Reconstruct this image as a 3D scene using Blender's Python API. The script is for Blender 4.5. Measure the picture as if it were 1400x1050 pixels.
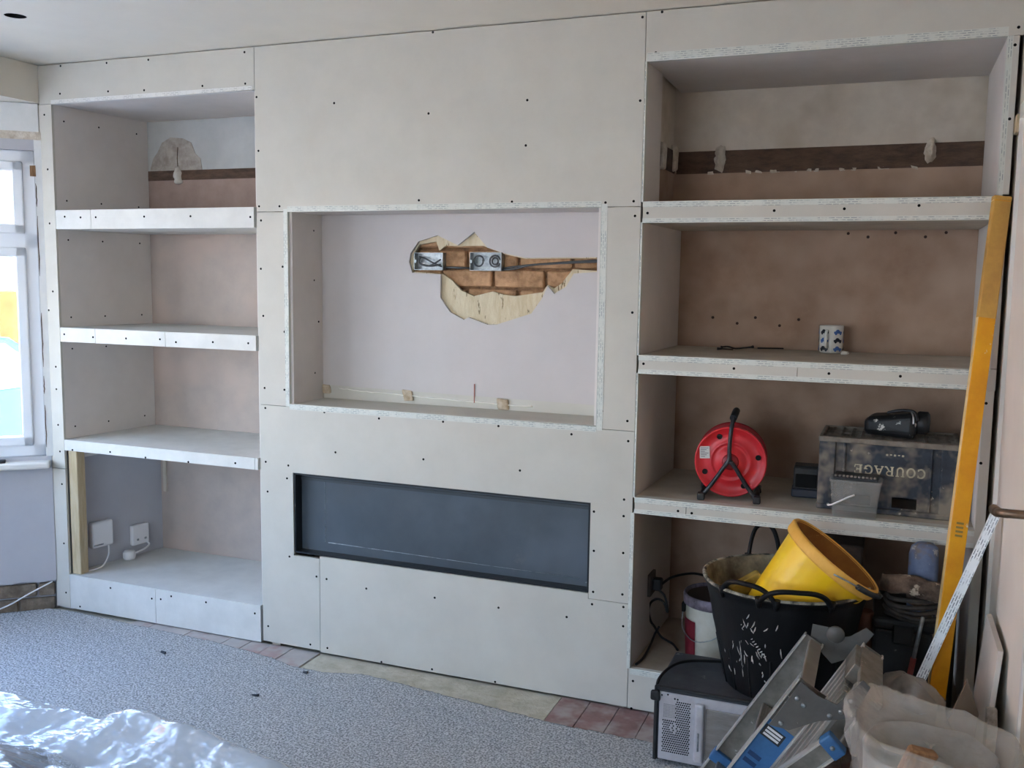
import bpy, bmesh, math, random
from mathutils import Vector, Matrix, noise
from mathutils.geometry import tessellate_polygon
R_ = random.Random(7)
PI = math.pi
for o in list(bpy.data.objects): bpy.data.objects.remove(o)
SC = bpy.context.scene
COL = SC.collection

# ---------------------------------------------------------------- camera
cam = bpy.data.cameras.new('camera'); camo = bpy.data.objects.new('camera', cam); COL.objects.link(camo)
cam.sensor_width = 36; cam.lens = 36 * 1306.07 / 1400; cam.clip_start = .02; cam.clip_end = 200
rv = Vector((0.93109066, 0.36453424, 0.01360066)); uv = Vector((-0.05295269, 0.09817451, 0.99375942)); fv = Vector((-0.36092409, 0.9260003, -0.11071243))
m = Matrix.Identity(4)
for i in range(3): m[i][0] = rv[i]; m[i][1] = uv[i]; m[i][2] = -fv[i]
m.translation = (0, -3.18782, 1.52194); camo.matrix_world = m
SC.camera = camo

# ---------------------------------------------------------------- world, sun, window portals, exposure
SC.view_settings.view_transform = 'Standard'; SC.view_settings.look = 'None'
SC.view_settings.gamma = 1; SC.view_settings.use_curve_mapping = False
SC.view_settings.exposure = EXPOSURE = 0.72
w = bpy.data.worlds.new('sky'); SC.world = w; w.use_nodes = True
nt = w.node_tree; nt.nodes.clear()
tc = nt.nodes.new('ShaderNodeTexCoord'); sp = nt.nodes.new('ShaderNodeSeparateXYZ'); cr = nt.nodes.new('ShaderNodeValToRGB')
bg = nt.nodes.new('ShaderNodeBackground'); ow = nt.nodes.new('ShaderNodeOutputWorld')
nt.links.new(tc.outputs['Generated'], sp.inputs[0]); nt.links.new(sp.outputs['Z'], cr.inputs[0])
nt.links.new(cr.outputs[0], bg.inputs[0]); nt.links.new(bg.outputs[0], ow.inputs[0])
cr.color_ramp.elements[0].position = 0.0; cr.color_ramp.elements[0].color = (.86, .93, 1, 1)
cr.color_ramp.elements[1].position = 0.75; cr.color_ramp.elements[1].color = (.26, .48, 1, 1)
e_ = cr.color_ramp.elements.new(.15); e_.color = (.62, .79, 1, 1)
bg.inputs[1].default_value = SKY = 13
sun = bpy.data.lights.new('sun', 'SUN'); sun.energy = 42; sun.angle = .01; sun.color = (1, .93, .80)
suno = bpy.data.objects.new('sun', sun); COL.objects.link(suno); suno.location = (6, -4, 9)
suno.rotation_euler = Vector((-.62, .18, -.80)).to_track_quat('-Z', 'Y').to_euler()
def portal(name, loc, sx, sz, direction):
    l = bpy.data.lights.new(name, 'AREA'); l.shape = 'RECTANGLE'; l.size = sx; l.size_y = sz; l.cycles.is_portal = True
    o = bpy.data.objects.new(name, l); COL.objects.link(o); o.location = loc
    o.rotation_euler = Vector(direction).to_track_quat('-Z', 'Y').to_euler()
BA = Vector((-3.46, -.01, 0)); BE = Vector((-.748, -.664, 0)).normalized(); BN = Vector((.664, -.748, 0)).normalized()
BE2 = Vector((-.748, .664, 0)).normalized(); BN2 = Vector((.664, .748, 0)).normalized(); BA2 = Vector((-3.46, -3.06, 0))
p_ = BA + BE*.39 - BN*.14; portal('portal', (p_.x, p_.y, 1.37), .72, 1.32, BN)
p_ = BA2 + BE2*.39 - BN2*.14; portal('portal', (p_.x, p_.y, 1.37), .72, 1.32, BN2)
portal('portal', (-4.20, -1.535, 1.37), 1.9, 1.32, (1, 0, 0))
portal('portal', (-1.85, -5.52, 1.4), 1.9, 1.2, (0, 1, 0))

# ---------------------------------------------------------------- helpers
class B:
    def __init__(s): s.bm = bmesh.new()
    def quadbox(s, P):
        v = [s.bm.verts.new(p) for p in P]
        for f in ((0,3,2,1),(4,5,6,7),(0,1,5,4),(1,2,6,5),(2,3,7,6),(3,0,4,7)): s.bm.faces.new([v[i] for i in f])
        return s
    def box(s, x0, x1, y0, y1, z0, z1, M=None):
        P = [(x0,y0,z0),(x1,y0,z0),(x1,y1,z0),(x0,y1,z0),(x0,y0,z1),(x1,y0,z1),(x1,y1,z1),(x0,y1,z1)]
        if M is not None: P = [M @ Vector(p) for p in P]
        return s.quadbox(P)
    def rbox(s, x0, x1, y0, y1, z0, z1, r=.004, seg=2, M=None):
        b = bmesh.new(); bmesh.ops.create_cube(b, size=1)
        for v in b.verts: v.co = Vector(((x0+x1)/2 + v.co.x*(x1-x0), (y0+y1)/2 + v.co.y*(y1-y0), (z0+z1)/2 + v.co.z*(z1-z0)))
        bmesh.ops.bevel(b, geom=b.edges[:], offset=r, segments=seg, affect='EDGES', profile=.5)
        return s.merge(b, M)
    def merge(s, b, M=None):
        vm = {}
        for v in b.verts: vm[v] = s.bm.verts.new(M @ v.co if M is not None else v.co)
        for f in b.faces:
            try: n = s.bm.faces.new([vm[v] for v in f.verts]); n.smooth = f.smooth
            except ValueError: pass
        b.free(); return s
    def prism(s, poly, a0, a1, axis='z', M=None):
        def P(u, v, a):
            p = {'z': (u, v, a), 'y': (u, a, v), 'x': (a, u, v)}[axis]
            return M @ Vector(p) if M is not None else p
        A = [s.bm.verts.new(P(u, v, a0)) for u, v in poly]; C = [s.bm.verts.new(P(u, v, a1)) for u, v in poly]
        n = len(poly)
        s.bm.faces.new(A[::-1]); s.bm.faces.new(C)
        for i in range(n): s.bm.faces.new([A[i], A[(i+1) % n], C[(i+1) % n], C[i]])
        return s
    def holed(s, outer, holes, a0, a1, axis='y'):
        def P(u, v, a): return {'z': (u, v, a), 'y': (u, a, v), 'x': (a, u, v)}[axis]
        loops = [outer] + holes; flat = [p for l in loops for p in l]
        tri = tessellate_polygon([[Vector((p[0], p[1], 0)) for p in l] for l in loops])
        A = [s.bm.verts.new(P(*p, a0)) for p in flat]; C = [s.bm.verts.new(P(*p, a1)) for p in flat]
        for t in tri:
            s.bm.faces.new([A[i] for i in t]); s.bm.faces.new([C[i] for i in reversed(t)])
        k = 0
        for l in loops:
            n = len(l)
            for i in range(n): s.bm.faces.new([A[k+i], A[k+(i+1) % n], C[k+(i+1) % n], C[k+i]])
            k += n
        return s
    def tube(s, pts, r, n=8, caps=True, flat=1.0, closed=False):
        pts = [Vector(p) for p in pts]; rr = [r[min(len(r)-1, int(round(i*(len(r)-1)/(len(pts)-1))))] for i in range(len(pts))] if isinstance(r, (list, tuple)) else [r]*len(pts)
        rings = []; up = None; N = len(pts)
        for i, p in enumerate(pts):
            if closed: t = (pts[(i+1) % N] - pts[i-1]).normalized()
            else: t = (pts[min(i+1, N-1)] - pts[max(i-1, 0)]).normalized()
            if up is None: up = Vector((0, 0, 1)) if abs(t.z) < .9 else Vector((0, 1, 0))
            a = t.cross(up).normalized(); up = a.cross(t).normalized()
            rings.append([s.bm.verts.new(p + a*rr[i]*math.cos(2*PI*k/n) + up*rr[i]*flat*math.sin(2*PI*k/n)) for k in range(n)])
        for i in range(N if closed else N-1):
            q = rings[(i+1) % N]
            for k in range(n):
                f = s.bm.faces.new([rings[i][k], rings[i][(k+1) % n], q[(k+1) % n], q[k]]); f.smooth = True
        if caps and not closed: s.bm.faces.new(rings[0][::-1]); s.bm.faces.new(rings[-1])
        return s
    def lathe(s, prof, n=32, M=None, fn=None, close=True, smooth=True):
        rings = []
        for r, z in prof:
            ring = []
            for k in range(n):
                a = 2*PI*k/n; q = r*(fn(a, z) if fn else 1)
                p = Vector((q*math.cos(a), q*math.sin(a), z))
                ring.append(s.bm.verts.new(M @ p if M is not None else p))
            rings.append(ring)
        for i in range(len(rings)-1):
            for k in range(n):
                f = s.bm.faces.new([rings[i][k], rings[i][(k+1) % n], rings[i+1][(k+1) % n], rings[i+1][k]]); f.smooth = smooth
        if close:
            if prof[0][0] > 1e-5: s.bm.faces.new(rings[0][::-1])
            if prof[-1][0] > 1e-5: s.bm.faces.new(rings[-1])
        return s
    def wobble(s, amp, freq, seed=0):
        for v in s.bm.verts:
            v.co += noise.noise_vector(v.co*freq + Vector((seed, seed*.7, 1.3*seed)))*amp
        return s
    def make(s, name, mat, parent=None, local=False, M=None, smooth=None):
        me = bpy.data.meshes.new(name)
        bmesh.ops.recalc_face_normals(s.bm, faces=s.bm.faces[:])
        if parent is not None and not local:
            s.bm.transform(wm(parent).inverted())
        if M is not None: s.bm.transform(M)
        if smooth is not None:
            for f in s.bm.faces: f.smooth = smooth
        s.bm.to_mesh(me); s.bm.free()
        me.materials.append(mat)
        o = bpy.data.objects.new(name, me); COL.objects.link(o)
        if parent is not None: o.parent = parent
        return o
def wm(o):
    m = o.matrix_basis.copy()
    while o.parent: o = o.parent; m = o.matrix_basis @ m
    return m
def tag(o, label, cat, group=None, kind=None):
    o['label'] = label; o['category'] = cat
    if group: o['group'] = group
    if kind: o['kind'] = kind
    return o
def thing(name, label, cat, loc=(0, 0, 0), rz=0, group=None):
    o = bpy.data.objects.new(name, None); o.empty_display_size = .05; COL.objects.link(o)
    o.location = loc; o.rotation_euler = (0, 0, rz); return tag(o, label, cat, group)
def struct(o): o['kind'] = 'structure'; return o
def frame(o, x, y=None):      # matrix with given local x axis (and approx y)
    x = Vector(x).normalized(); y = Vector(y or (0, 1, 0)); z = x.cross(y).normalized(); y = z.cross(x)
    M = Matrix.Identity(4)
    for i in range(3): M[i][0] = x[i]; M[i][1] = y[i]; M[i][2] = z[i]
    M.translation = Vector(o); return M
def smoothpath(P, k=6):
    P = [Vector(p) for p in P]; out = []
    for i in range(len(P)-1):
        a = P[max(i-1, 0)]; b = P[i]; c = P[i+1]; d = P[min(i+2, len(P)-1)]
        for j in range(k):
            t = j/k
            out.append(.5*((2*b) + (c-a)*t + (2*a-5*b+4*c-d)*t*t + (3*b-a-3*c+d)*t**3))
    out.append(P[-1]); return out

# ---------------------------------------------------------------- materials
def rgb(c):
    if isinstance(c, str): c = tuple(int(c[i:i+2], 16) for i in (0, 2, 4))
    return tuple((v/255/12.92 if v/255 < .04045 else ((v/255+.055)/1.055)**2.4) for v in c) + (1,)
MATS = {}
def mat(name, c1, c2=None, scale=8, rough=.7, metal=0, bump=0, bscale=60, detail=6, lo=.35, hi=.65, spots=None, spot_amt=.5, spot_scale=30,
        alpha=1, trans=0, stretch=(1, 1, 1), spec=.5, coat=0, c3=None, c3scale=2, c3lo=.5, c3hi=.7, crumple=0, cstr=.13):
    if name in MATS: return MATS[name]
    m = bpy.data.materials.new(name); m.use_nodes = True; n = m.node_tree.nodes; L = m.node_tree.links
    b = n['Principled BSDF']; out = n['Material Output']
    b.inputs['Roughness'].default_value = rough; b.inputs['Metallic'].default_value = metal
    b.inputs['Specular IOR Level'].default_value = spec; b.inputs['Coat Weight'].default_value = coat
    t = n.new('ShaderNodeTexCoord'); mp = n.new('ShaderNodeMapping'); mp.inputs['Scale'].default_value = stretch
    L.new(t.outputs['Object'], mp.inputs[0])
    def noi(sc, det=detail):
        q = n.new('ShaderNodeTexNoise'); q.inputs['Scale'].default_value = sc; q.inputs['Detail'].default_value = det; q.inputs['Roughness'].default_value = .65
        L.new(mp.outputs[0], q.inputs['Vector']); return q
    def ramp(src, a, bb):
        r = n.new('ShaderNodeMapRange'); r.inputs['From Min'].default_value = a; r.inputs['From Max'].default_value = bb; L.new(src, r.inputs['Value']); return r.outputs[0]
    def mix(f, A, C):
        x = n.new('ShaderNodeMix'); x.data_type = 'RGBA'; L.new(f, x.inputs['Factor'])
        for s_, v in ((x.inputs[6], A), (x.inputs[7], C)):
            if hasattr(v, 'node'): L.new(v, s_)
            else: s_.default_value = v
        return x.outputs[2]
    col = rgb(c1)
    if c2: col = mix(ramp(noi(scale).outputs['Fac'], lo, hi), rgb(c1), rgb(c2))
    if c3: col = mix(ramp(noi(c3scale, 3).outputs['Fac'], c3lo, c3hi), col, rgb(c3))
    if spots: col = mix(ramp(noi(spot_scale, 8).outputs['Fac'], .5+spot_amt*.2, .54+spot_amt*.2), col, rgb(spots))
    if hasattr(col, 'node'): L.new(col, b.inputs['Base Color'])
    else: b.inputs['Base Color'].default_value = col
    if bump:
        bp = n.new('ShaderNodeBump'); bp.inputs['Distance'].default_value = bump; bp.inputs['Strength'].default_value = 1
        L.new(noi(bscale).outputs['Fac'], bp.inputs['Height']); L.new(bp.outputs[0], b.inputs['Normal'])
    if crumple:
        wn = noi(7, 3); vm = n.new('ShaderNodeVectorMath'); vm.operation = 'MULTIPLY_ADD'; L.new(wn.outputs['Color'], vm.inputs[0]); vm.inputs[1].default_value = (.22, .22, .22); L.new(mp.outputs[0], vm.inputs[2])
        hs = None
        for sc_ in (crumple, crumple*2.7):
            vo = n.new('ShaderNodeTexVoronoi'); vo.inputs['Scale'].default_value = sc_; L.new(vm.outputs[0], vo.inputs['Vector'])
            mm = n.new('ShaderNodeMath'); mm.operation = 'MULTIPLY'; mm.inputs[1].default_value = crumple/sc_; L.new(vo.outputs['Distance'], mm.inputs[0])
            if hs is None: hs = mm.outputs[0]
            else:
                ad = n.new('ShaderNodeMath'); L.new(hs, ad.inputs[0]); L.new(mm.outputs[0], ad.inputs[1]); hs = ad.outputs[0]
        bp = n.new('ShaderNodeBump'); bp.inputs['Distance'].default_value = cstr/crumple; L.new(hs, bp.inputs['Height'])
        L.new(bp.outputs[0], b.inputs['Normal']); L.new(bp.outputs[0], b.inputs['Coat Normal'])
    if alpha < 1 or trans:
        tr = n.new('ShaderNodeBsdfTransparent'); mx = n.new('ShaderNodeMixShader'); src = b.outputs[0]
        if trans:
            tl = n.new('ShaderNodeBsdfTranslucent'); tl.inputs[0].default_value = rgb(c1); m2 = n.new('ShaderNodeMixShader'); m2.inputs[0].default_value = trans
            L.new(src, m2.inputs[1]); L.new(tl.outputs[0], m2.inputs[2]); src = m2.outputs[0]
        mx.inputs[0].default_value = alpha; L.new(tr.outputs[0], mx.inputs[1]); L.new(src, mx.inputs[2]); L.new(mx.outputs[0], out.inputs[0])
    MATS[name] = m; return m
board = mat('plasterboard_paper', 'c9c4b8', 'c2bdb1', 5, .85, bump=.0002, bscale=300)
board2 = mat('lightened_liner_board', 'dad3cc', 'd1cac3', 4, .85, bump=.0002, bscale=300)  # same board as the front, bounce light put into a lighter colour
shelfd = mat('dusty_base_board', 'b3a593', 'a39582', 9, .9, bump=.0004, bscale=90)
shelfm = mat('shelf_board', 'd8d6cf', 'cccac3', 7, .85, bump=.0004, bscale=90)
gypsum = mat('gypsum_edge', 'ded8cc', 'b9b0a2', 40, .95, bump=.001, bscale=150)
ceilm = mat('ceiling_paint', 'e8dfce', 'e1d8c7', 2, .8)
paintw = mat('old_white_paint', 'd3c8b8', 'c5b9a9', 7, .75, bump=.0005, bscale=40, c3='b0a28d', c3scale=3)
plasR = mat('brown_bare_plaster', 'ad917b', '987b66', 6, .9, bump=.0006, bscale=50, c3='b59c88', c3scale=2.5, c3lo=.45, c3hi=.7)
plasL = mat('pink_bare_plaster', 'b5a69b', 'aa9d94', 7, .9, bump=.0005, bscale=50, c3='bda89b', c3scale=2.2, c3lo=.48, c3hi=.7)
bandm = mat('exposed_wood_band', '6b5444', '4a3a30', 14, .95, bump=.003, bscale=60, stretch=(1, 1, 3))
dabm = mat('plaster_dab', 'ded5c6', 'b9aa96', 30, .95, bump=.003, bscale=80)
brm = mat('brown_brick', 'c49a72', '96704f', 22, .95, bump=.004, bscale=90, c3='d8ab82', c3scale=9)
brm2 = mat('bay_brick', '8f8171', '6a5c4e', 20, .95, bump=.004, bscale=80, c3='a7977f', c3scale=6)
mortm = mat('mortar', 'a47c58', '6e523b', 35, .98, bump=.005, bscale=100)
creamp = mat('cream_undercoat_plaster', 'dccfb2', 'cdbb98', 18, .95, bump=.003, bscale=70, spots='7d6a4c', spot_amt=.55, spot_scale=30, stretch=(2.2, 1, .5))
greywall = mat('grey_lilac_paint', 'b9b8bb', 'b1b0b4', 4, .7)
recess = mat('recess_back_paint', 'c9c2be', 'c2bbb7', 3, .75)
galv = mat('galvanised_steel', 'b8bcbc', '84898a', 40, .38, .85, bump=.0003)
zinc = mat('dusty_galvanised', 'd8dad8', '9aa0a0', 60, .5, .5)
blackp = mat('black_plastic', '1b1b1c', '2a2a2b', 20, .5, spots='6f6c68', spot_amt=.95, spot_scale=40)
blackr = mat('black_rubber_tub', '0b0b0c', '131314', 14, .55, spec=.22, bump=.0006, bscale=40, spots='a3a19c', spot_amt=.95, spot_scale=16, stretch=(1, 1, .45))
dirty = mat('dirty_cream_residue', 'a1957a', '5c5444', 12, .9, bump=.001)
cable = mat('black_cable', '101010', rough=.45)
redp = mat('red_plastic', 'd3222b', 'b31a22', 6, .38, spots='e27a74', spot_amt=.95, spot_scale=50)
redd = mat('dark_red_plastic', '8e1219', rough=.45)
yelp = mat('yellow_plastic', 'f8cc1c', 'ecb90f', 6, .38, c3='d9a43a', c3scale=5)
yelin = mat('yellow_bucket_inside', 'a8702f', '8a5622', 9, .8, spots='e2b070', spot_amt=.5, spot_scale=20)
yelrim = mat('yellow_bucket_rim', 'f2bd58', 'e2a540', 12, .6)
levm = mat('yellow_level_paint', 'eda90f', 'd98f08', 8, .42, spots='e8dcc0', spot_amt=.72, spot_scale=14)
levd = mat('dusty_level_top', 'cf9f4c', 'b88a45', 12, .7)
alu = mat('dusty_aluminium', '8f8a80', '726c62', 18, .45, .5, spots='d8d4c8', spot_amt=.8, spot_scale=30)
aluw = mat('worn_tread_aluminium', 'a5a199', '8e8a82', 6, .42, .6)
alub = mat('aluminium_edge_highlight', 'd9d7d0', 'bab6ad', 14, .35, .55)  # rail and slat highlights put into a lighter colour than the webs
alud = mat('grey_gusset_metal', '66645f', '565450', 12, .55, .4, spots='c7c3b8', spot_amt=.95, spot_scale=35)
blup = mat('blue_label', '3b6f9f', '305f8c', 18, .45, spots='9fb6c9', spot_amt=.95, spot_scale=60)
whp = mat('white_plastic', 'e6e4e2', rough=.4)
whs = mat('microwave_steel', 'c6c4c6', 'b1adb0', 10, .45, .25, spots='87827e', spot_amt=.9, spot_scale=26)
upvc = mat('white_upvc', 'e8eaec', rough=.3)
glassm = mat('window_glass', 'e8f0f4', rough=.02, alpha=.06)
blackg = mat('black_steel', '444b51', '4f575e', 3, .42, spots='565b60', spot_amt=.8, spot_scale=5, c3='58616a', c3scale=2.2)
timb = mat('pale_timber', 'c8b695', 'b39e79', 9, .8, stretch=(6, 6, .8))
wood = mat('rough_wood', 'a07a55', '7c5a3c', 14, .85, stretch=(5, 5, 1))
sheetm = mat('polythene_sheet', 'ccd3da', rough=.16, alpha=.44, trans=.10, spec=1, coat=1, crumple=7, cstr=.055, stretch=(.55, 1.5, 1))
bagm = mat('clear_rubble_bag', 'f1ece1', 'e6dfd0', 9, .24, alpha=.30, trans=.22, spec=1, coat=.6, crumple=12)
bags = mat('small_clear_bag', 'bdb6ab', '948d83', 12, .35, alpha=.5, trans=.2, spec=1, coat=.5, crumple=16)
clearp = mat('clear_tub_plastic', 'dcd8cf', 'c4bfb4', 14, .3, alpha=.24, trans=.1)
dustb = mat('dusty_brown', '8b7462', '4a3b31', 24, .9, bump=.003, bscale=50, spots='c2b29d', spot_amt=.4, spot_scale=22)
bluesh = mat('dusty_blue_plastic', '7584a3', '5f6c88', 16, .6, spots='b5b4b2', spot_amt=.5, spot_scale=26, c3='7d6d5c', c3scale=9, c3lo=.5, c3hi=.6)
cratem = mat('dusty_navy_crate', '333a44', '22272e', 16, .7, c3='8a7d6c', c3scale=9, c3lo=.44, c3hi=.64, spots='b8ac9b', spot_amt=.75, spot_scale=34)
crater = mat('dusty_crate_rim', '8d8274', '6a6156', 16, .85, bump=.001)
letm = mat('cream_print', 'cfc4a6', 'a59b82', 40, .8)
dark = mat('dark_void', '0c0b0a', rough=.9)
skirt = mat('white_gloss_paint', 'dedad2', rough=.4)
doorm = mat('door_paint', 'efe7da', 'e8e0d3', 3, .5)
hand = mat('aged_brass_handle', '8d7763', '6f5b4b', 12, .35, .7)
concr = mat('cream_screed', 'c4bda9', 'aba38d', 14, .95, bump=.003, bscale=60)
rtile2 = mat('pale_dusty_boards', 'b8b1a9', 'aaa29b', 8, .85, c3='a88e87', c3scale=5, c3lo=.52, c3hi=.66)
rtile = mat('dusty_red_boards', '93706a', '7d5f59', 12, .8, c3='a99b92', c3scale=7, c3lo=.42, c3hi=.62)
def carpet_mat():
    m = mat('carpet_pile', '8f9296', '7e8185', 9, .95, spec=.1); n = m.node_tree.nodes; L = m.node_tree.links; b = n['Principled BSDF']
    t = n.new('ShaderNodeTexCoord'); v = n.new('ShaderNodeTexNoise'); v.inputs['Scale'].default_value = 150; v.inputs['Detail'].default_value = 3
    L.new(t.outputs['Object'], v.inputs[0]); r = n.new('ShaderNodeValToRGB')
    r.color_ramp.elements[0].position = .38; r.color_ramp.elements[0].color = rgb('7d7e7d'); r.color_ramp.elements[1].position = .62; r.color_ramp.elements[1].color = rgb('c8c8c5')
    L.new(v.outputs['Fac'], r.inputs[0]); L.new(r.outputs[0], b.inputs['Base Color']); return m
carpm = carpet_mat()
def bead_mat(name, base, slot, rust=None):
    m = mat(name, base, rough=.5); n = m.node_tree.nodes; L = m.node_tree.links; b = n['Principled BSDF']
    t = n.new('ShaderNodeTexCoord'); k = n.new('ShaderNodeTexBrick'); k.offset = .5
    k.inputs['Color1'].default_value = rgb(slot); k.inputs['Color2'].default_value = rgb(slot); k.inputs['Mortar'].default_value = rgb(base)
    k.inputs['Scale'].default_value = 1; k.inputs['Brick Width'].default_value = .022; k.inputs['Row Height'].default_value = .0065; k.inputs['Mortar Size'].default_value = .0023
    L.new(t.outputs['Object'], k.inputs['Vector'])
    nz = n.new('ShaderNodeTexNoise'); nz.inputs['Scale'].default_value = 28; L.new(t.outputs['Object'], nz.inputs[0])
    mr = n.new('ShaderNodeMapRange'); mr.inputs['From Min'].default_value = .4; mr.inputs['From Max'].default_value = .58; L.new(nz.outputs['Fac'], mr.inputs[0])
    x = n.new('ShaderNodeMix'); x.data_type = 'RGBA'; L.new(mr.outputs[0], x.inputs['Factor']); x.inputs[6].default_value = rgb(base); L.new(k.outputs['Color'], x.inputs[7])
    L.new(x.outputs[2], b.inputs['Base Color']); return m
beadm = bead_mat('perforated_bead', 'cfd0c6', '8f9693')
beadw = bead_mat('plastered_bead', 'dcdad4', 'a9a7a0')
beadn = bead_mat('new_bead', 'e4e8e8', '566066')
# ================================================================ SETTING
# edges (metres): front face of the studwork is y = 0, floor z = 0, ceiling z = 2.4
XL0, XL, XLR, XH, XI, XW = -3.46, -3.379, -2.345, -.78, .287, .33
LS = [(1.704, 1.785), (1.215, 1.277), (.730, .778)]; RS = [(1.712, 1.780), (1.203, 1.264), (.715, .769)]
fl = struct(B().box(-4.35, .6, -5.7, .9, -.2, -.014).make('floor', concr))
x = -3.0
while x < -2.08:
    w_ = .098 if x < -2.2 else -2.066-x
    B().box(x, min(x+w_, -2.068), -.32, .012, -.014, -.002+R_.uniform(-.001, .001)).make('floorboard', rtile2, fl); x += w_+.003
B().box(-2.06, -1.035, -.32, .012, -.014, -.005).wobble(.0015, 9).make('screed_strip', concr, fl)
x = -1.03
while x < .28:
    B().box(x, x+.105, -.32, .012, -.014, -.002+R_.uniform(-.001, .001)).make('floorboard', rtile, fl); x += .108
# carpet: fitted, pile built as a bumpy sheet
KX = [(-4.0, -.54), (-3.46, -.045), (-3.355, -.03), (-3.067, -.045), (-2.5, -.074), (-2.2, -.12), (-2.084, -.157), (-1.95, -.16), (-1.788, -.115), (-1.6, -.135), (-1.451, -.158), (-1.151, -.191), (-.994, -.214), (-.72, -.216), (.325, -.22)]
def edge(x):
    for (a, b), (c, d) in zip(KX, KX[1:]):
        if x <= c: return b+(d-b)*(x-a)/(c-a) + .006*noise.noise(Vector((x*22, 0, 0)))
    return -.22
ds = [0, .004]
while ds[-1] < 1.5: ds.append(ds[-1]+.0085)
while ds[-1] < 5.2: ds.append(ds[-1]+.12)
xs = []
x = -4.0
while x < .326: xs.append(x); x += (.0105 if x > -3.6 and x < .1 else .05)
cb = B(); prev = None
for x in xs:
    e = edge(x); ymin = -5.24 if x > -3.455 else -3.02-(x+3.46)*.888
    col_ = []
    for i, d in enumerate(ds):
        y = max(e-d, ymin); h = -.003 if i == 0 else .006+.003*noise.noise(Vector((x*70, y*70, 0)))+.002*noise.noise(Vector((x*160, y*160, 4)))
        col_.append(cb.bm.verts.new((x, y, h)))
    if prev:
        for i in range(len(ds)-1):
            f = cb.bm.faces.new([prev[i], prev[i+1], col_[i+1], col_[i]]); f.smooth = True
    prev = col_
tag(cb.make('carpet', carpm), 'fitted mid-grey speckled pile carpet with its edge cut back from the stud wall', 'carpet', kind='stuff')

# ceiling with the cut hole for a downlight
circ = [(-2.868+.036*math.cos(2*PI*k/24), -.622+.036*math.sin(2*PI*k/24)) for k in range(24)]
ce = struct(B().holed([(-4.35, -5.6), (.6, -5.6), (.6, .9), (-4.35, .9)], [circ], 2.4, 2.43, 'z').box(-4.35, .6, -5.6, .9, 2.47, 2.6).make('ceiling', ceilm))
B().lathe([(.0355, 0), (.0355, .07), (.001, .07)], 24, Matrix.Translation((-2.868, -.622, 2.401)), close=False).make('downlight_hole', dark, ce)
B().prism([(-4.35, .35), (-3.45, .35), (-3.45, -3.4), (-4.35, -3.4)], 2.24, 2.3985).make('bay_soffit', ceilm, ce)

# right wall with its door
wr = struct(B().box(XW, .5, -.07, .9, -.2, 2.47).box(XW, .5, -.86, -.07, 2.03, 2.47).box(XW, .5, -5.7, -.86, -.2, 2.47).make('wall_right', paintw))
dr = struct(B().rbox(XW+.004, .37, -.838, -.084, .012, 1.985, .002, 1).make('door_1', doorm))
B().box(XW-.006, .42, -.082, -.068, 0, 2.0).box(XW-.006, .42, -.862, -.842, 0, 2.0).box(XW-.006, .42, -.862, -.068, 1.99, 2.03).make('door_frame', skirt, dr)
B().box(XW-.012, XW, -.062, -.004, 1.955, 2.005).wobble(.002, 30).make('timber_offcut', timb, dr)
hb = B(); hb.lathe([(.001, 0), (.026, 0), (.026, .008), (.012, .012)], 24, frame((XW+.004, -.775, 1.0), (0, 1, 0), (0, 0, 1)) @ Matrix.Rotation(PI, 4, 'X') @ Matrix.Identity(4))
hb.tube(smoothpath([(XW, -.775, 1.0), (.305, -.775, 1.0), (.283, -.772, .999), (.272, -.757, .996), (.268, -.735, .992), (.266, -.70, .988), (.266, -.672, .985)]), [.0105]*12+[.011]*13+[.0125]*12, 12)
hb.make('door_handle', hand, dr)
# left wall: alcove flank, bay walls, rear part
wl = struct(B().prism([(-3.396, .03), (-3.285, .60), (-3.6, .60), (-3.6, .03)], -.2, .73).prism([(-3.40, .03), (-3.345, .60), (-3.6, .60), (-3.6, .03)], .73, 2.2385).box(-3.75, XL0, -5.7, -3.0, -.2, 2.2385)
            .box(-3.75, -3.45, -5.7, -3.4, 2.24, 2.4).make('wall_left', greywall))
def MB(A, E_, N_):   # frame along a bay wall: x = along, y = outward, z up
    return Matrix(((E_.x, -N_.x, 0, A.x), (E_.y, -N_.y, 0, A.y), (0, 0, 1, 0), (0, 0, 0, 1)))
M1 = MB(BA, BE, BN); M2 = MB(BA2, BE2, BN2); M3 = Matrix(((0, -1, 0, -4.05), (-1, 0, 0, -.534), (0, 0, 1, 0), (0, 0, 0, 1)))
def baywall(name, M, L, m=greywall, low=.125):
    s = .012
    b = B()
    n_ = 26     # ragged lower edge of the plaster
    poly = [(-.01, .66)] + [(-.01+(L+.01)*i/n_, low+.012*noise.noise(Vector((i*.9, 3, 0)))) for i in range(n_+1)] + [(L, .66)]
    b.prism(poly, 0, .03, 'y', M)
    b.box(-.01, L, .03, .25, -.2, .70, M=M)
    b.box(-.01, L, 0, .25, .66, .70, M=M); b.box(-.01, L, 0, .25, 2.04, 2.2385, M=M)
    b.box(-.06, s, .0, .25, .70, 2.04, M=M); b.box(L-.03, L+.2, .0, .25, .70, 2.04, M=M)
    o = struct(b.make(name, m)); return o
wb1 = baywall('wall_bay', M1, .79)
for i in range(5):
    for j in range(2):
        x0 = -.01+.165*i-(.08 if j else 0); x1 = x0+.155
        x0 = max(x0, 0); 
        if x1 > .78 or x1-x0 < .03: continue
        B().rbox(x0, x1, .006+R_.uniform(0, .008), .0295, -.012+.068*j, .045+.068*j, .004, 1, M1).wobble(.002, 30).make('brick', brm2, wb1)
B().box(-.02, .79, -.003, .002, 2.085, 2.118, M=M1).wobble(.002, 25, 3).make('bare_plaster_band', dabm, wb1)
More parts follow.
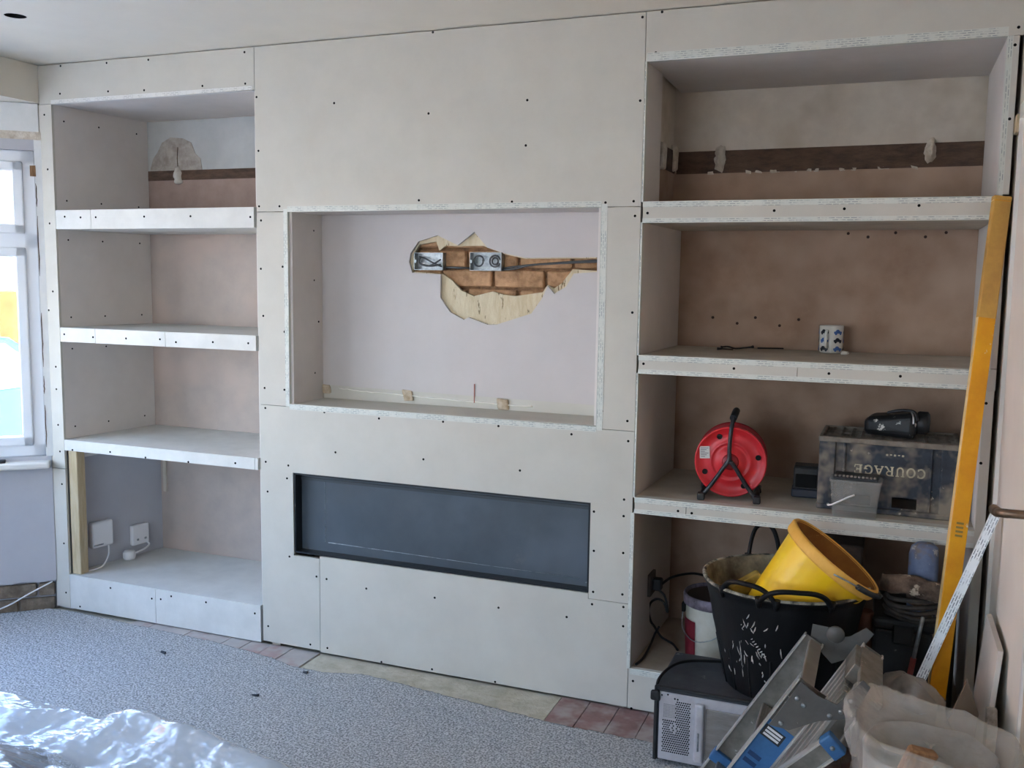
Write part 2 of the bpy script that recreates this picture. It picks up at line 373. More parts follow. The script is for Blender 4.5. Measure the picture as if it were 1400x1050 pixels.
B().box(.008, .03, -.004, .006, 1.93, 1.975, M=M1).wobble(.002, 25, 3).make('bare_plaster_patch', wood, wb1)
B().box(-.01, .79, -.0015, .0, 2.118, 2.2375, M=M1).box(-.035, .0118, -.0015, 0, .70, 2.10, M=M1).make('white_reveal_paint', mat('white_reveal_paint', 'e2e2df', 'd8d8d4', 9, .7), wb1)
for k, (za, zb) in enumerate(((.74, .93), (.98, 1.06), (1.10, 1.34), (1.50, 1.76), (1.80, 1.90))):
    n_ = 7; B().tube([M1 @ Vector((.009+.003*noise.noise(Vector((i*.8, k, 0))), -.0012, za+(zb-za)*i/n_)) for i in range(n_+1)], [.0008]+[.0022+.0012*noise.noise(Vector((i*1.3, k, 3))) for i in range(n_-1)]+[.0008], 5).make('crack', bandm, wb1)
wb2 = baywall('wall_bay.001', M3, 2.0); wb3 = baywall('wall_bay.002', M2, .79)
def window(name, M, x0, x1, cells, z0=.70, z1=2.04, tz=1.653, d0=.015):
    fw_ = .055; b = B()
    b.rbox(x0, x1, d0, d0+.07, z0, z0+fw_, .004, 1, M).rbox(x0, x1, d0, d0+.07, z1-fw_, z1, .004, 1, M).rbox(x0, x0+fw_, d0, d0+.07, z0, z1, .004, 1, M).rbox(x1-fw_, x1, d0, d0+.07, z0, z1, .004, 1, M)
    for i in range(1, cells): xm = x0+(x1-x0)*i/cells; b.rbox(xm-.035, xm+.035, d0, d0+.07, z0, z1, .004, 1, M)
    b.rbox(x0, x1, d0, d0+.07, tz-.035, tz+.035, .004, 1, M)
    o = struct(b.make(name, upvc))
    for i in range(cells):
        a = x0+(x1-x0)*i/cells+(fw_ if i == 0 else .035)-.006; c = x0+(x1-x0)*(i+1)/cells-(fw_ if i == cells-1 else .035)+.006
        for (za, zb) in ((z0+fw_-.006, tz-.03), (tz+.03, z1-fw_+.006)):
            s = B(); k = .042
            s.rbox(a, c, d0-.012, d0+.03, za, za+k, .006, 2, M).rbox(a, c, d0-.012, d0+.03, zb-k, zb, .006, 2, M).rbox(a, a+k, d0-.012, d0+.03, za, zb, .006, 2, M).rbox(c-k, c, d0-.012, d0+.03, za, zb, .006, 2, M)
            sh = s.make('window_sash', upvc, o); B().box(a+k-.004, c-k+.004, d0+.008, d0+.012, za+k-.004, zb-k+.004, M=M).make('window_pane', glassm, sh)
    return o
w1 = window('window_1', M1, .012, .76, 1); window('window_2', M3, 0, 1.97, 3); window('window_3', M2, .012, .76, 1)
st_ = struct(B().rbox(-.005, .80, -.06, .02, .652, .682, .008, 2, M1).make('window_sill', skirt)); st_.name = 'trim_1'
tag(B().rbox(.17, .30, -.045, -.018, .683, .697, .004, 2, M1).make('remote_control', blackp), 'small slim black gadget lying on the white window sill', 'remote')
struct(B().rbox(-.0, 2.0, -.06, .02, .652, .682, .008, 2, M3).make('trim_2', skirt))
# rear wall with a large garden window (behind the camera)
struct(B().box(-3.6, -2.85, -5.7, -5.45, -.2, 2.4).box(-.85, .5, -5.7, -5.45, -.2, 2.4).box(-2.85, -.85, -5.7, -5.45, 2.05, 2.4).box(-2.85, -.85, -5.7, -5.45, -.2, .75).make('wall_front', greywall))
window('window_4', Matrix(((1, 0, 0, -2.85), (0, -1, 0, -5.45), (0, 0, 1, 0), (0, 0, 0, 1))), 0, 2.0, 3, .75, 2.05, 1.6)

# wall_back: masonry (alcove backs and chimney breast)
wk = struct(B().box(-3.6, -2.31, .52, .9, -.2, 2.47).box(-2.31, -.805, .29, .9, -.2, 2.47).box(-.805, .6, .578, .9, -.2, 2.47)
            .box(-2.31, -2.27, .03, .29, -.2, 2.39).box(-.86, -.805, .03, .29, -.2, 2.39).make('wall_back', paintw))
plas = B().box(-3.33, -2.345, .5155, .52, .16, 1.962).make('bare_plaster', plasL, wk)
B().box(-.8, .31, .5735, .578, .10, 1.937).make('bare_plaster', plasR, wk)
B().box(-3.33, -2.345, .5125, .52, 1.958, 2.003).wobble(.004, 14).make('exposed_band', bandm, wk)
B().box(-.79, .30, .5705, .578, 1.933, 2.016).wobble(.004, 12, 2).make('exposed_band', bandm, wk)
B().box(-.805, -.797, .225, .578, 1.933, 2.016).wobble(.004, 12, 5).make('exposed_band', bandm, wk)
B().box(-.805, -.800, .225, .578, 1.75, 1.937).make('bare_plaster', plasR, wk)
def dab(p, sx, sz, d=.018, seed=0, m=dabm):
    b = B(); b.lathe([(.001, 1), (.3, .9), (.45, .7), (.65, .5), (.8, .3), (1, 0), (1, -.3)], 20, Matrix.Translation(p) @ Matrix.Diagonal((sx, 1, sz, 1)) @ Matrix.Rotation(PI/2, 4, 'X') @ Matrix.Diagonal((1, 1, d, 1)), fn=lambda a, z: 1.0+.3*noise.noise(Vector((math.cos(a)*1.6, math.sin(a)*1.6, seed*3.1)))+.25*noise.noise(Vector((math.cos(a)*4, math.sin(a)*4, seed*5.1))))
    return b.wobble(.010, 45, seed).make('plaster_dab', m, wk)
B().box(-3.345, -2.345, .517, .52, 2.0, 2.2335).make('white_painted_plaster', mat('cool_white_paint', 'bcbdba', 'b0b1ae', 6, .8), wk)
B().box(-3.33, -2.345, .5145, .5155, 1.785, 1.96).make('stained_plaster', mat('stained_pink_plaster', 'a38d82', '947e74', 9, .9), wk)
dab((-.625, .572, 1.985), .024, .048, .03, 1); dab((.115, .572, 1.990), .026, .040, .03, 2)
dab((-3.15, .512, 1.975), .020, .040, .028, 3, mat('white_dab', 'dedad0', 'c8c2b6', 20, .9))
for k, (x_, y_, z_) in enumerate(((-.798, .33, 1.97), (-.798, .54, 1.985))):
    B().rbox(x_-.004, x_+.016, y_-.02, y_+.02, z_-.045, z_+.05, .008, 2).wobble(.008, 25, k).make('plaster_dab', dabm, wk)
greypatch = mat('grey_filler_patch', 'b5aca2', '958b80', 26, .95, bump=.004, bscale=70)
pp = [(-3.316, 2.0), (-3.30, 2.06), (-3.27, 2.09), (-3.24, 2.135), (-3.19, 2.158), (-3.12, 2.15), (-3.07, 2.13), (-3.05, 2.08), (-3.02, 2.055), (-3.01, 2.0)]
B().prism(pp, .5135, .517, 'y').wobble(.003, 20).make('filler_patch', greypatch, wk)
B().tube([(-3.15, .5128, 2.01), (-3.152, .512, 2.06), (-3.148, .5128, 2.11)], .0018, 6).make('crack', bandm, wk)
for k in range(14):   # small lumps of filler along the band edge
    x_ = R_.uniform(-.72, .27); B().rbox(x_-.012, x_+.012, .5715, .5765, 1.927, 1.939, .002, 1).wobble(.006, 40, k).make('filler_lump', dabm, wk)
scr_mesh = None
def screw(parent, p, n_=(0, -1, 0), r=.0046):
    global scr_mesh
    if scr_mesh is None:
        b = B(); b.lathe([(.001, .0006), (1.0, .0006), (1.0, -.002)], 10, smooth=False); me = bpy.data.meshes.new('screw'); b.bm.to_mesh(me); b.bm.free()
        me.materials.append(mat('screw_head', '161412', rough=.9, spec=.1)); scr_mesh = me
    o = bpy.data.objects.new('screw', scr_mesh); COL.objects.link(o); o.parent = parent
    M = Matrix.Translation(p) @ Vector(n_).to_track_quat('Z', 'Y').to_matrix().to_4x4() @ Matrix.Diagonal((r, r, 1, 1))
    o.matrix_basis = wm(parent).inverted() @ M; return o
def bead(parent, p0, p1, face, inn, wf=.026, wi=.022, m=None, edge_r=.0016, name='corner_bead'):
    """perforated angle bead from p0 to p1; face = direction of the leg on the front face, inn = direction of the leg into the opening"""
    p0 = Vector(p0); p1 = Vector(p1); L = (p1-p0).length; X = (p1-p0).normalized(); Y = Vector(face)
    M = frame(p0, X, Y); up = M.to_3x3() @ Vector((0, 0, 1)); sgn = 1 if up.dot(Vector(inn)) > 0 else -1
    b = B(); t = .0011
    b.box(0, L, 0, wf, -t*sgn, 0)
    b.box(0, L, -t, 0, 0, wi*sgn)
    b.tube([(0, 0, 0), (L, 0, 0)], edge_r, 6)
    o = b.make(name, m or beadm, parent, local=True); o.matrix_basis = wm(parent).inverted() @ M; return o
G = .0011
def panel(rects, y0=0, parent=wk, m=board):
    b = B()
    if len(rects[0]) == 2: b.prism(rects, y0, y0+.0125, 'y')
    else:
      for x0, x1, z0, z1 in rects: b.box(x0+G, x1-G, y0, y0+.0125, z0+G, z1-G)
    return b.make('plasterboard_panel', m, parent)
PAN = [
 [(-3.449, -2.334, 2.234, 2.397)], [(XL0, XL, .645, 2.234)], [(XL0, XL, .003, .645)],
 [(-2.334, -.786, 1.765, 2.397)], [(-2.334, -2.19, 1.0, 1.765)], [(-.924, -.786, 1.0, 1.765)],
 [(-2.334, -.786, .733, 1.0)], [(-2.334, -2.178, .391, .735), (-2.334, -2.058, .012, .394)], [(-.939, -.786, .385, .735)],
 [(-2.0569, .0071), (-.7871, .0071), (-.7871, .3839), (-.9401, .3839), (-.9401, .4039), (-2.0569, .4039)],
 [(-.786, XW-.002, 2.238, 2.397)], [(XI, .318, 1.784, 2.238)], [(XI, .318, 1.268, 1.708)], [(XI, .318, 1.203, 1.268)], [(XI, .316, .70, 1.203)], [(XI, .316, .003, .70)],
 [(-.786, XI, .004, .151)]]
PO = [panel(p) for p in PAN]
# the seam round the fireplace base board: cut to leave the box opening clear is by extent (z < .404)
fillm = mat('filler_line', 'e6e1d6', rough=.9)
# TV recess: liners, sill, skin of the back board with the broken hole
rl = [B().prism([(-2.1905, .0125), (-2.178, .0125), (-2.183, .24), (-2.1955, .24)], .99, 1.7775),
      B().box(-.9365, -.924, .0125, .24, .99, 1.7775), B().box(-2.19, -.924, .0125, .24, 1.765, 1.7775), B().box(-2.19, -.924, .0125, .27, .996, 1.009)]
for k, b in enumerate(rl): b.make('reveal_board', board if k == 3 else board2, wk)
SCREWS = [(-3.318,2.388),(-3.067,2.384),(-2.849,2.382),(-2.378,2.379),(-2.331,2.376),(-3.327,2.274),(-3.064,2.269),(-2.875,2.263),(-2.582,2.263),(-2.377,2.26),(-2.325,2.206),(-2.32,2.001),(-3.42,2.191),(-2.321,1.787),(-2.226,1.786),(-3.413,1.96),(-3.326,1.757),(-3.237,1.753),(-3.153,1.753),(-2.893,1.753),(-2.655,1.752),(-2.363,1.746),(-2.313,1.732),(-2.317,1.543),(-2.215,1.552),(-2.309,1.357),(-2.21,1.297),(-2.308,1.068),(-2.214,1.066),(-3.414,1.729),(-3.411,1.434),(-3.439,1.351),(-3.411,1.102),(-3.413,1.002),(-3.354,1.248),(-3.191,1.241),(-3.009,1.242),(-2.828,1.245),(-2.745,1.236),(-2.557,1.243),(-2.383,1.245),(-2.306,0.987),(-3.411,0.842),(-3.406,0.722),(-2.2,0.761),(-2.308,0.767),(-3.402,0.574),(-2.207,0.708),(-2.301,0.645),(-3.404,0.301),(-2.306,0.391),(-2.2,0.386),(-3.403,0.072),(-3.322,0.018),(-3.141,0.129),(-2.911,0.112),(-2.862,0.116),(-2.805,0.137),(-2.621,0.136),(-2.373,0.123),(-3.332,0.735),(-3.117,0.743),(-2.923,0.734),(-2.696,0.734),(-2.457,0.749),(-2.345,0.744),(-1.619,1.799),(-1.252,1.788),(-0.91,1.78),(-0.906,1.743),(-0.913,1.543),(-0.91,1.346),(-2.03,0.988),(-1.787,0.979),(-1.516,0.985),(-1.293,0.984),(-1.014,0.974),(-0.905,1.064),(-1.981,0.832),(-0.808,0.965),(-1.597,0.836),(-1.207,0.827),(-0.817,0.758),(-2.073,0.319),(-2.026,0.315),(-1.845,0.3),(-1.547,0.304),(-1.284,0.302),(-1.018,0.305),(-0.925,0.704),(-0.817,0.699),(-0.922,0.562),(-0.815,0.567),(-0.921,0.412),(-0.814,0.417),(-0.924,0.366),(-0.809,0.372),(-0.808,0.302),(-2.308,0.078),(-2.105,0.031),(-2.025,0.029),(-1.778,0.011),(-1.557,0.018),(-1.294,0.013),(-1.067,0.01),(-0.991,-0.02),(-0.808,0.01),(-0.767,0.107),(-0.77,0.005),(-0.778,0.738),(-0.799,2.38),(-0.734,2.391),(-0.751,2.263),(-0.799,2.112),(-0.812,1.783),(-0.806,1.734),(-0.763,1.743),(-0.351,1.746),(-0.139,1.749),(0.075,1.756),(0.287,1.749),(0.312,2.26),(0.306,2.211),(0.305,2.002),(0.294,1.804),(-1.976,2.165),(-1.581,2.108),(-1.2,2.135),(-1.203,1.981),(-1.565,2.391),(-0.806,1.409),(-0.762,1.236),(-0.458,1.234),(-0.16,1.232),(0.051,1.234),(-0.813,1.035),(0.295,1.164),(0.292,0.98),(0.286,0.782),(-0.627,0.737),(-0.58,0.734),(-0.088,0.725)]
HOLE_OUT = [(-1.78,1.579),(-1.773,1.613),(-1.738,1.659),(-1.656,1.683),(-1.615,1.665),(-1.568,1.644),(-1.498,1.695),(-1.442,1.635),(-1.37,1.614),(-1.287,1.597),(-1.003,1.601),(-1.002,1.547),(-1.092,1.54),(-1.122,1.49),(-1.168,1.463),(-1.194,1.492),(-1.215,1.447),(-1.258,1.387),(-1.399,1.341),(-1.439,1.339),(-1.519,1.365),(-1.539,1.355),(-1.6,1.384),(-1.641,1.439),(-1.641,1.531),(-1.766,1.536)]
HOLE_IN = [(-1.768,1.541),(-1.763,1.613),(-1.742,1.647),(-1.667,1.659),(-1.653,1.623),(-1.626,1.644),(-1.565,1.64),(-1.551,1.642),(-1.465,1.642),(-1.373,1.61),(-1.29,1.593),(-1.006,1.597),(-1.005,1.551),(-1.101,1.556),(-1.144,1.502),(-1.174,1.483),(-1.2,1.496),(-1.218,1.468),(-1.332,1.451),(-1.378,1.456),(-1.424,1.467),(-1.503,1.448),(-1.557,1.468),(-1.597,1.507),(-1.638,1.532)]
LOOP = [(-0.837, 0.25, 0.012), (-0.789, 0.25, 0.121), (-0.738, 0.25, 0.19), (-0.709, 0.25, 0.248), (-0.702, 0.25, 0.286), (-0.717, 0.25, 0.32), (-0.742, 0.25, 0.331), (-0.767, 0.25, 0.314), (-0.777, 0.25, 0.281), (-0.77, 0.25, 0.239), (-0.753, 0.25, 0.213), (-0.726, 0.25, 0.177), (-0.686, 0.25, 0.143), (-0.636, 0.25, 0.134)]
LOOP2 = [(-0.764, 0.35, 0.389), (-0.693, 0.35, 0.404), (-0.637, 0.35, 0.397), (-0.589, 0.35, 0.375)]
B().holed([(-2.195, 1.066), (-.925, 1.050), (-.925, 1.765), (-2.195, 1.765)], [[(min(x_, -.93) if x_ > -1.01 else x_, z_) for x_, z_ in HOLE_OUT]], .232, .2445, 'y').make('recess_back_board', recess, wk)
B().holed([(-2.195, 1.066), (-.925, 1.050), (-.925, 1.765), (-2.195, 1.765)], [[(min(x_, -.93) if x_ > -1.01 else x_, z_) for x_, z_ in HOLE_IN]], .246, .262, 'y').make('undercoat_plaster', creamp, wk)
B().box(-2.195, -.925, .238, .268, 1.006, 1.068).make('lower_strip', board, wk)
B().tube(smoothpath([(-2.11, .236, 1.055), (-2.0, .236, 1.048), (-1.85, .236, 1.045), (-1.7, .236, 1.038), (-1.5, .236, 1.034), (-1.35, .236, 1.030), (-1.25, .236, 1.030)]), .0055, 6, flat=.5).wobble(.003, 40).make('filler_bead', fillm, wk)
for k, (x_, z_, s) in enumerate(((-1.785, 1.040, .024), (-1.37, 1.032, .022), (-.955, 1.025, .026), (-2.17, 1.05, .02))):
    B().rbox(x_-s, x_+s, .228, .24, z_-s*.9, z_+s*.9, .006, 2).wobble(.008, 30, k).make('plaster_dab', mat('brown_filler', 'cbbca6', 'a08a6e', 30, .95) , wk)
B().box(-1.492, -1.4885, .2285, .2300, 1.03, 1.105).make('pencil_mark', mat('red_pencil', '9c5c50', rough=.8), wk)
B().box(-1.90, -.93, .286, .29, 1.28, 1.75).make('mortar', mortm, wk)
zc = 1.335
r_ = 0
while zc < 1.69:      # bricks seen through the hole
    x_ = -1.86-(.11 if r_ % 2 else 0)
    while x_ < -.95:
        a, c = max(x_, -1.88), min(x_+.205, -.935)
        if c-a > .03: B().rbox(a, c, .262+R_.uniform(.0, .010), .289, zc, zc+.063, .005, 1).wobble(.005, 26, r_).make('brick', brm, wk)
        x_ += .217
    zc += .075; r_ += 1
# beads of the TV recess
FD = (0, 0, 1)
bead(wk, (-2.19, 0, 1.765), (-.924, 0, 1.765), (0, 0, 1), (0, 1, 0), .020, .02)
bead(wk, (-2.19, 0, 1.009), (-.924, 0, 1.009), (0, 0, -1), (0, 1, 0), .020, .02)
bead(wk, (-2.19, 0, 1.0), (-2.19, 0, 1.775), (-1, 0, 0), (0, 1, 0), .018, .02)
bead(wk, (-.924, 0, .995), (-.924, 0, 1.775), (1, 0, 0), (0, 1, 0), .022, .02)
bead(wk, (-3.38, 0, 2.234), (-2.345, 0, 2.234), (0, 0, 1), (0, 1, 0), .016, .02, beadw)
# beads of the right alcove front
bead(wk, (XH, 0, 2.238), (XI, 0, 2.238), (0, 0, 1), (0, 1, 0), .026, .02)
for z0, z1 in ((1.780, 2.238), (1.264, 1.712), (.769, 1.203), (.151, .715)):
    bead(wk, (XH, 0, z0), (XH, 0, z1), (-1, 0, 0), (0, 1, 0), .0055 if z0 > .5 else .012, .02)
for z0, z1 in ((1.780, 2.238), (1.264, 1.712)):
    bead(wk, (XI, 0, z0), (XI, 0, z1), (-1 if 0 else 1, 0, 0), (0, 1, 0), .014, .025)
bead(wk, (XH, 0, .151), (XI, 0, .151), (0, 0, -1), (0, 1, 0), .02, .02, beadm)

# ================================================================ ALCOVE SHELVING (left, right)
def shelving(x0, x1, depth, levels, base, top, label, seams, beads, hasleft, basex):
    t = thing('alcove_shelving', label, 'shelving', ((x0+x1)/2, 0, 0))
    y0 = .0125
    gaps = []; zt = top
    for a, b in levels: gaps.append((b, zt)); zt = a
    gaps.append((base, zt))
    top_b = B().box(x0-.0, x1, y0, depth-.006, top, top+.0125).make('top_board', board2, t)
    for k, (a, b) in enumerate(gaps):
        if hasleft and k < 3:
            B().prism([(x0-.0125, y0), (x0, y0), (x0+.052, depth-.006), (x0+.0395, depth-.006)], a+.0005, b-.0005).make('side_panel', board2, t)
        if not hasleft:
            d = .213 if k == 0 else depth-.006
            B().prism([(x0-.0125, y0), (x0, y0), (x0+.016*d/depth, d), (x0-.0125+.016*d/depth, d)], a+.0005, b-.0005).make('side_panel', board2, t)
            B().box(x1, x1+.0125, y0, depth-.006, a+.0005, b-.0005).make('side_panel', board2, t)
        elif k >= 0: B().box(x1+.0005, x1+.011, y0, depth-.006, a+.0005, b-.0005).make('side_panel', board2, t)
    sh = []
    for k, (a, b) in enumerate(levels):
        s = B().box(x0, x1, y0, depth-.006, a, b)
        if hasleft: s = B().prism([(x0+.001, y0), (x1, y0), (x1, depth-.006), (x0+.048, depth-.006)], a, b)
        o = s.make('shelf', shelfm if hasleft else mat('dusty_shelf_board', 'c6bcac', 'b5ab9b', 8, .9), t); sh.append((o, a, b))
        q = [x0] + seams[k] + [x1 + (0 if hasleft else .03)]
        for u, v in zip(q, q[1:]):
            B().box(u+.0012, v-.0012, -.0005, y0, a, b).make('shelf_front', shelfm if hasleft else board, o)
        if beads:
            bead(o, (x0, -.0006, b), (x1, -.0006, b), (0, 0, -1), (0, 1, 0), .017, .040)
            bead(o, (x0, -.0006, a), (x1, -.0006, a), (0, 0, 1), (0, 1, 0), .014, .02)
    o = B().box(x0+.001, x1, y0, depth-.006, base-.02, base).make('base_board', shelfm if hasleft else shelfd, t); sh.append((o, 0, base))
    if basex:
        q = [x0]+basex+[x1+.001]
        for u, v in zip(q, q[1:]): B().box(u+.0012, v-.0012, -.0005, y0, .004, base).make('plinth_front', shelfm, o)
    return t, sh
tl, shl = shelving(XL, XLR, .52, LS, .16, 2.234, 'left alcove shelving of pale plasterboard with three empty shelves beside the bay window', [[-3.181], [-3.179, -2.8], [-2.362]], False, True, [-2.891])
tr_, shr = shelving(XH, XI, .578, RS, .151, 2.238, 'right alcove shelving with grey perforated edge beads and three deep shelves, cluttered low down', [[], [-.257], [-.6]], True, False, None)
B().rbox(-3.3755, -3.325, .0145, .062, .1605, .7295, .003, 1).make('timber_stud', timb, tl)
B().rbox(-3.368, -3.335, .07, .30, .69, .7295, .003, 1).make('shelf_bearer', skirt, tl)
B().box(-3.278, -3.26, .505, .514, .45, .729).wobble(.005, 12).make('plaster_run', paintw, tl)
# screws on the front face, each in the board it stands in
for sx, sz in SCREWS:
    par = None
    for p, o in zip(PAN, PO):
        if len(p[0]) == 2: p = [(-2.057, -.941, .006, .404), (-.941, -.787, .006, .385)]
        if any(a+.004 < sx < b-.004 and c+.004 < sz < d-.004 for a, b, c, d in p): par = o; yy = 0
    if par is None:
        for (lst, a0, a1) in ((shl, XL, XLR), (shr, XH, .317)):
            for o, a, b in lst:
                if a0+.004 < sx < a1-.004 and a-.001 < sz < b+.001: par = o; yy = -.0008
    if par: screw(par, (sx, yy, sz))
def sideset(par, pts, n_, r=.004):
    for p in pts: screw(par, p, n_, r)
LX = lambda y: XL+.052*(y-.0125)/.5
for zs in ((1.83, 2.17), (1.32, 1.66), (.83, 1.18)):
    for z_ in zs:
        for y_ in (.06, .24, .45): screw(tl, (LX(y_)+.0004, y_, z_), (1, 0, 0), .004)
for y_ in (.08, .24): screw(wk, (-2.1806+(-.0)*y_, min(y_, .2), 1.33), (1, 0, 0), .004); 
for z_ in (1.12, 1.5, 1.7): screw(wk, (-2.1815, .17, z_), (1, 0, 0), .004)
plug = mat('wall_plug_hole', '3a2a22', rough=.9)
for (x_, z_) in ((-.146, 1.700), (-.077, 1.687), (.016, 1.702), (.116, 1.687), (.183, 1.702), (-.467, 1.382), (-.629, 1.378), (-.535, 1.358), (-.376, 1.354), (-.307, 1.379)):
    B().lathe([(.001, .0), (.0045, 0), (.0055, .0012), (.0055, -.001)], 10, frame((x_, .5733, z_), (1, 0, 0), (0, 0, 1))).make('plug_hole', plug, wk)
for p in ((-2.50, .5152, 1.09), (-2.50, .5152, .95), (-2.50, .5152, .84)): screw(wk, p, (0, -1, 0), .004)

# ================================================================ FIREPLACE BOX
fp = thing('electric_fireplace', 'long black metal fireplace box set low in the centre of the wall', 'fireplace', (-1.56, 0, .39))
X0, X1, Z0, Z1 = -2.177, -.940, .4055, .7325
hl = [(X0, Z0), (X1, Z0), (X1, Z1), (X0, Z1)]
B().holed([(X0-.0, Z0), (X1, Z0), (X1, Z1), (X0, Z1)], [[(X0+.006, Z0+.006), (X1-.006, Z0+.006), (X1-.006, Z1-.006), (X0+.006, Z1-.006)]], .004, .049, 'y').make('front_frame', mat('satin_black_trim', '1a1c1e', rough=.35), fp)
B().box(X0+.001, X1-.001, .050, .056, Z0, Z1).make('glass_front', blackg, fp)
for bx in ((X0, X0+.005, .06, .2, Z0, Z1), (X1-.005, X1, .06, .2, Z0, Z1), (X0+.005, X1-.005, .06, .2, Z0, Z0+.005), (X0+.005, X1-.005, .06, .2, Z1-.005, Z1), (X0+.005, X1-.005, .2, .206, Z0, Z1)):
    B().box(*bx).make('side_plate', blackg, fp)
dust = mat('white_dust_line', '9aa0a4', '5a6066', 30, .8)
B().tube([(X0+.13, .049, Z0+.044), (X0+.5, .049, Z0+.040), (X0+.8, .049, Z0+.036), (X1-.05, .049, Z0+.034)], [.0022, .0016, .001, .001], 5).make('dust_line', dust, fp)
B().tube([(X0+.115, .0495, Z1-.03), (X0+.115, .0495, Z0+.044)], .001, 5).make('seam_line', dust, fp)
B().tube(smoothpath([(X1-.0065, .035, Z0+.19), (X1-.007, .03, Z0+.06), (X1-.013, .03, Z0+.03), (X1-.02, .03, Z0+.028)]), .002, 6).make('dust_line', dust, fp)
B().box(X0+.008, X1-.008, .042, .0495, Z1-.034, Z1-.022).make('top_rail', mat('charcoal_rail', '3a3e41', rough=.4), fp)

# back boxes and cables in the hole
def backbox(x0, x1, z0, z1, label, seed):
    t = thing('metal_back_box', label, 'electrical box', ((x0+x1)/2, .25, z0), 0, 'electrical back boxes in the broken wall')
    b = B(); w_ = .0022
    b.box(x0, x1, .262, .2645, z0, z1); b.box(x0, x0+w_, .232, .262, z0, z1); b.box(x1-w_, x1, .232, .262, z0, z1); b.box(x0, x1, .232, .262, z0, z0+w_); b.box(x0, x1, .232, .262, z1-w_, z1)
    b.box(x0+w_, x0+.009, .233, .2345, (z0+z1)/2-.006, (z0+z1)/2+.006); b.box(x1-.009, x1-w_, .233, .2345, (z0+z1)/2-.006, (z0+z1)/2+.006)
    b.make('box', galv, t)
    rr = random.Random(seed); cx, cz = (x0+x1)/2, (z0+z1)/2
    for k in range(3):
        if seed == 1:
            p = [(x0+.02, .25, z1-.018-.004*k), (cx-.02, .24, cz+.012-.012*k), (cx+.02, .236+.004*k, cz-.006-.008*k), (x1-.012, .25, cz-.02+.012*k)]
            if k: p = [(x0+.012+.006*k, .245, cz+.02), (x0+.02, .24, cz-.006), (cx, .237, cz-.018), (x1-.015, .245, cz-.012+.02*(k-1))]
        else:
            ox = (-.032, .036, .036)[k]; q = (.020, .022, .013)[k]
            p = [(cx+ox+q*math.cos(a*.55+k), .245-.0006*a, cz+.002+q*math.sin(a*.55+k)) for a in range(13)]
        B().tube(smoothpath(p, 5), .0035, 6).make('wire', mat('grey_cable', '4b4c4c', rough=.5), t)
    return t
backbox(-1.758, -1.632, 1.547, 1.615, 'galvanised back box at the left end of the broken hole, grey cables inside', 1)
backbox(-1.516, -1.384, 1.547, 1.617, 'galvanised back box in the middle of the broken hole, two round cable loops', 2)
cb_ = B()
cb_.tube(smoothpath([(-1.383, .25, 1.552), (-1.33, .247, 1.556), (-1.27, .245, 1.570), (-1.15, .25, 1.578), (-1.05, .25, 1.583), (-.94, .25, 1.588)]), .0045, 6)
cb_.tube(smoothpath([(-1.383, .252, 1.557), (-1.30, .25, 1.568), (-1.2, .25, 1.577), (-1.08, .256, 1.586), (-.94, .25, 1.594)]), .0035, 6)
cb_.tube([(-1.63, .25, 1.558), (-1.57, .248, 1.557), (-1.519, .25, 1.556)], .0045, 6)
tag(cb_.make('mains_cable', mat('grey_cable', '4b4c4c', rough=.5)), 'dark grey mains cable running right from the middle metal box through the broken slot', 'cable')
# ================================================================ LEFT NICHE: sockets and flex
def wallx(y): return -3.402+.195*y
Mw = frame((wallx(.17), .17, 0), (.191, .982, 0), (.982, -.191, 0))     # local x along the wall, y out of it, z = down/up
Mw = Matrix(((.1915, .9815, 0, wallx(.17)), (.9815, -.1915, 0, .17), (0, 0, 1, 0), (0, 0, 0, 1)))
t = thing('socket_box', 'larger white box with rounded cover on the grey wall of the lower left niche', 'socket', (wallx(.17), .17, .245))
B().rbox(-.055, .055, .001, .034, .25, .372, .010, 3, Mw).make('cover', whp, t); B().rbox(-.05, -.0, .0345, .037, .262, .268, .001, 1, Mw).make('switch', galv, t)
Mw2 = Matrix(((.1915, .9815, 0, wallx(.375)), (.9815, -.1915, 0, .375), (0, 0, 1, 0), (0, 0, 0, 1)))
t = thing('wall_socket', 'smaller square white wall socket nearer the corner of the lower left niche', 'socket', (wallx(.375), .375, .21))
B().rbox(-.047, .047, .001, .026, .213, .312, .006, 2, Mw2).make('face_plate', whp, t)
for dx in (-.025, .018): B().rbox(dx, dx+.012, .0255, .028, .235, .245, .001, 1, Mw2).make('socket_hole', galv, t)
t = thing('plug', 'round white plug with short flex below the small wall socket', 'plug', (-3.30, .285, .16))
B().lathe([(.001, 0), (.024, .002), (.029, .014), (.029, .034), (.022, .044), (.001, .046)], 20, Matrix.Translation((-3.30, .285, .161))).make('plug_body', whp, t)
B().tube(smoothpath([(-3.28, .29, .19), (-3.265, .34, .20), (-3.285, .40, .205), (-3.295, .40, .22)]), .0045, 8).make('flex', whp, t)
tag(B().tube(smoothpath([(wallx(.19)+.034, .19, .252), (wallx(.19)+.05, .17, .21), (-3.315, .13, .17), (-3.33, .07, .1645), (-3.35, .03, .1645)]), .0035, 8).make('flex', whp), 'thin white flex hanging from the larger white box in the lower left niche', 'cable')
tag(B().tube(smoothpath([(-3.462, -.018, .122), (-3.51, -.10, .085), (-3.58, -.18, .035), (-3.66, -.28, .013), (-3.80, -.40, .013), (-3.9, -.55, .013)]), .0035, 8).make('flex', whp), 'white flex looping from the stud wall down past the exposed bricks to the carpet', 'cable')
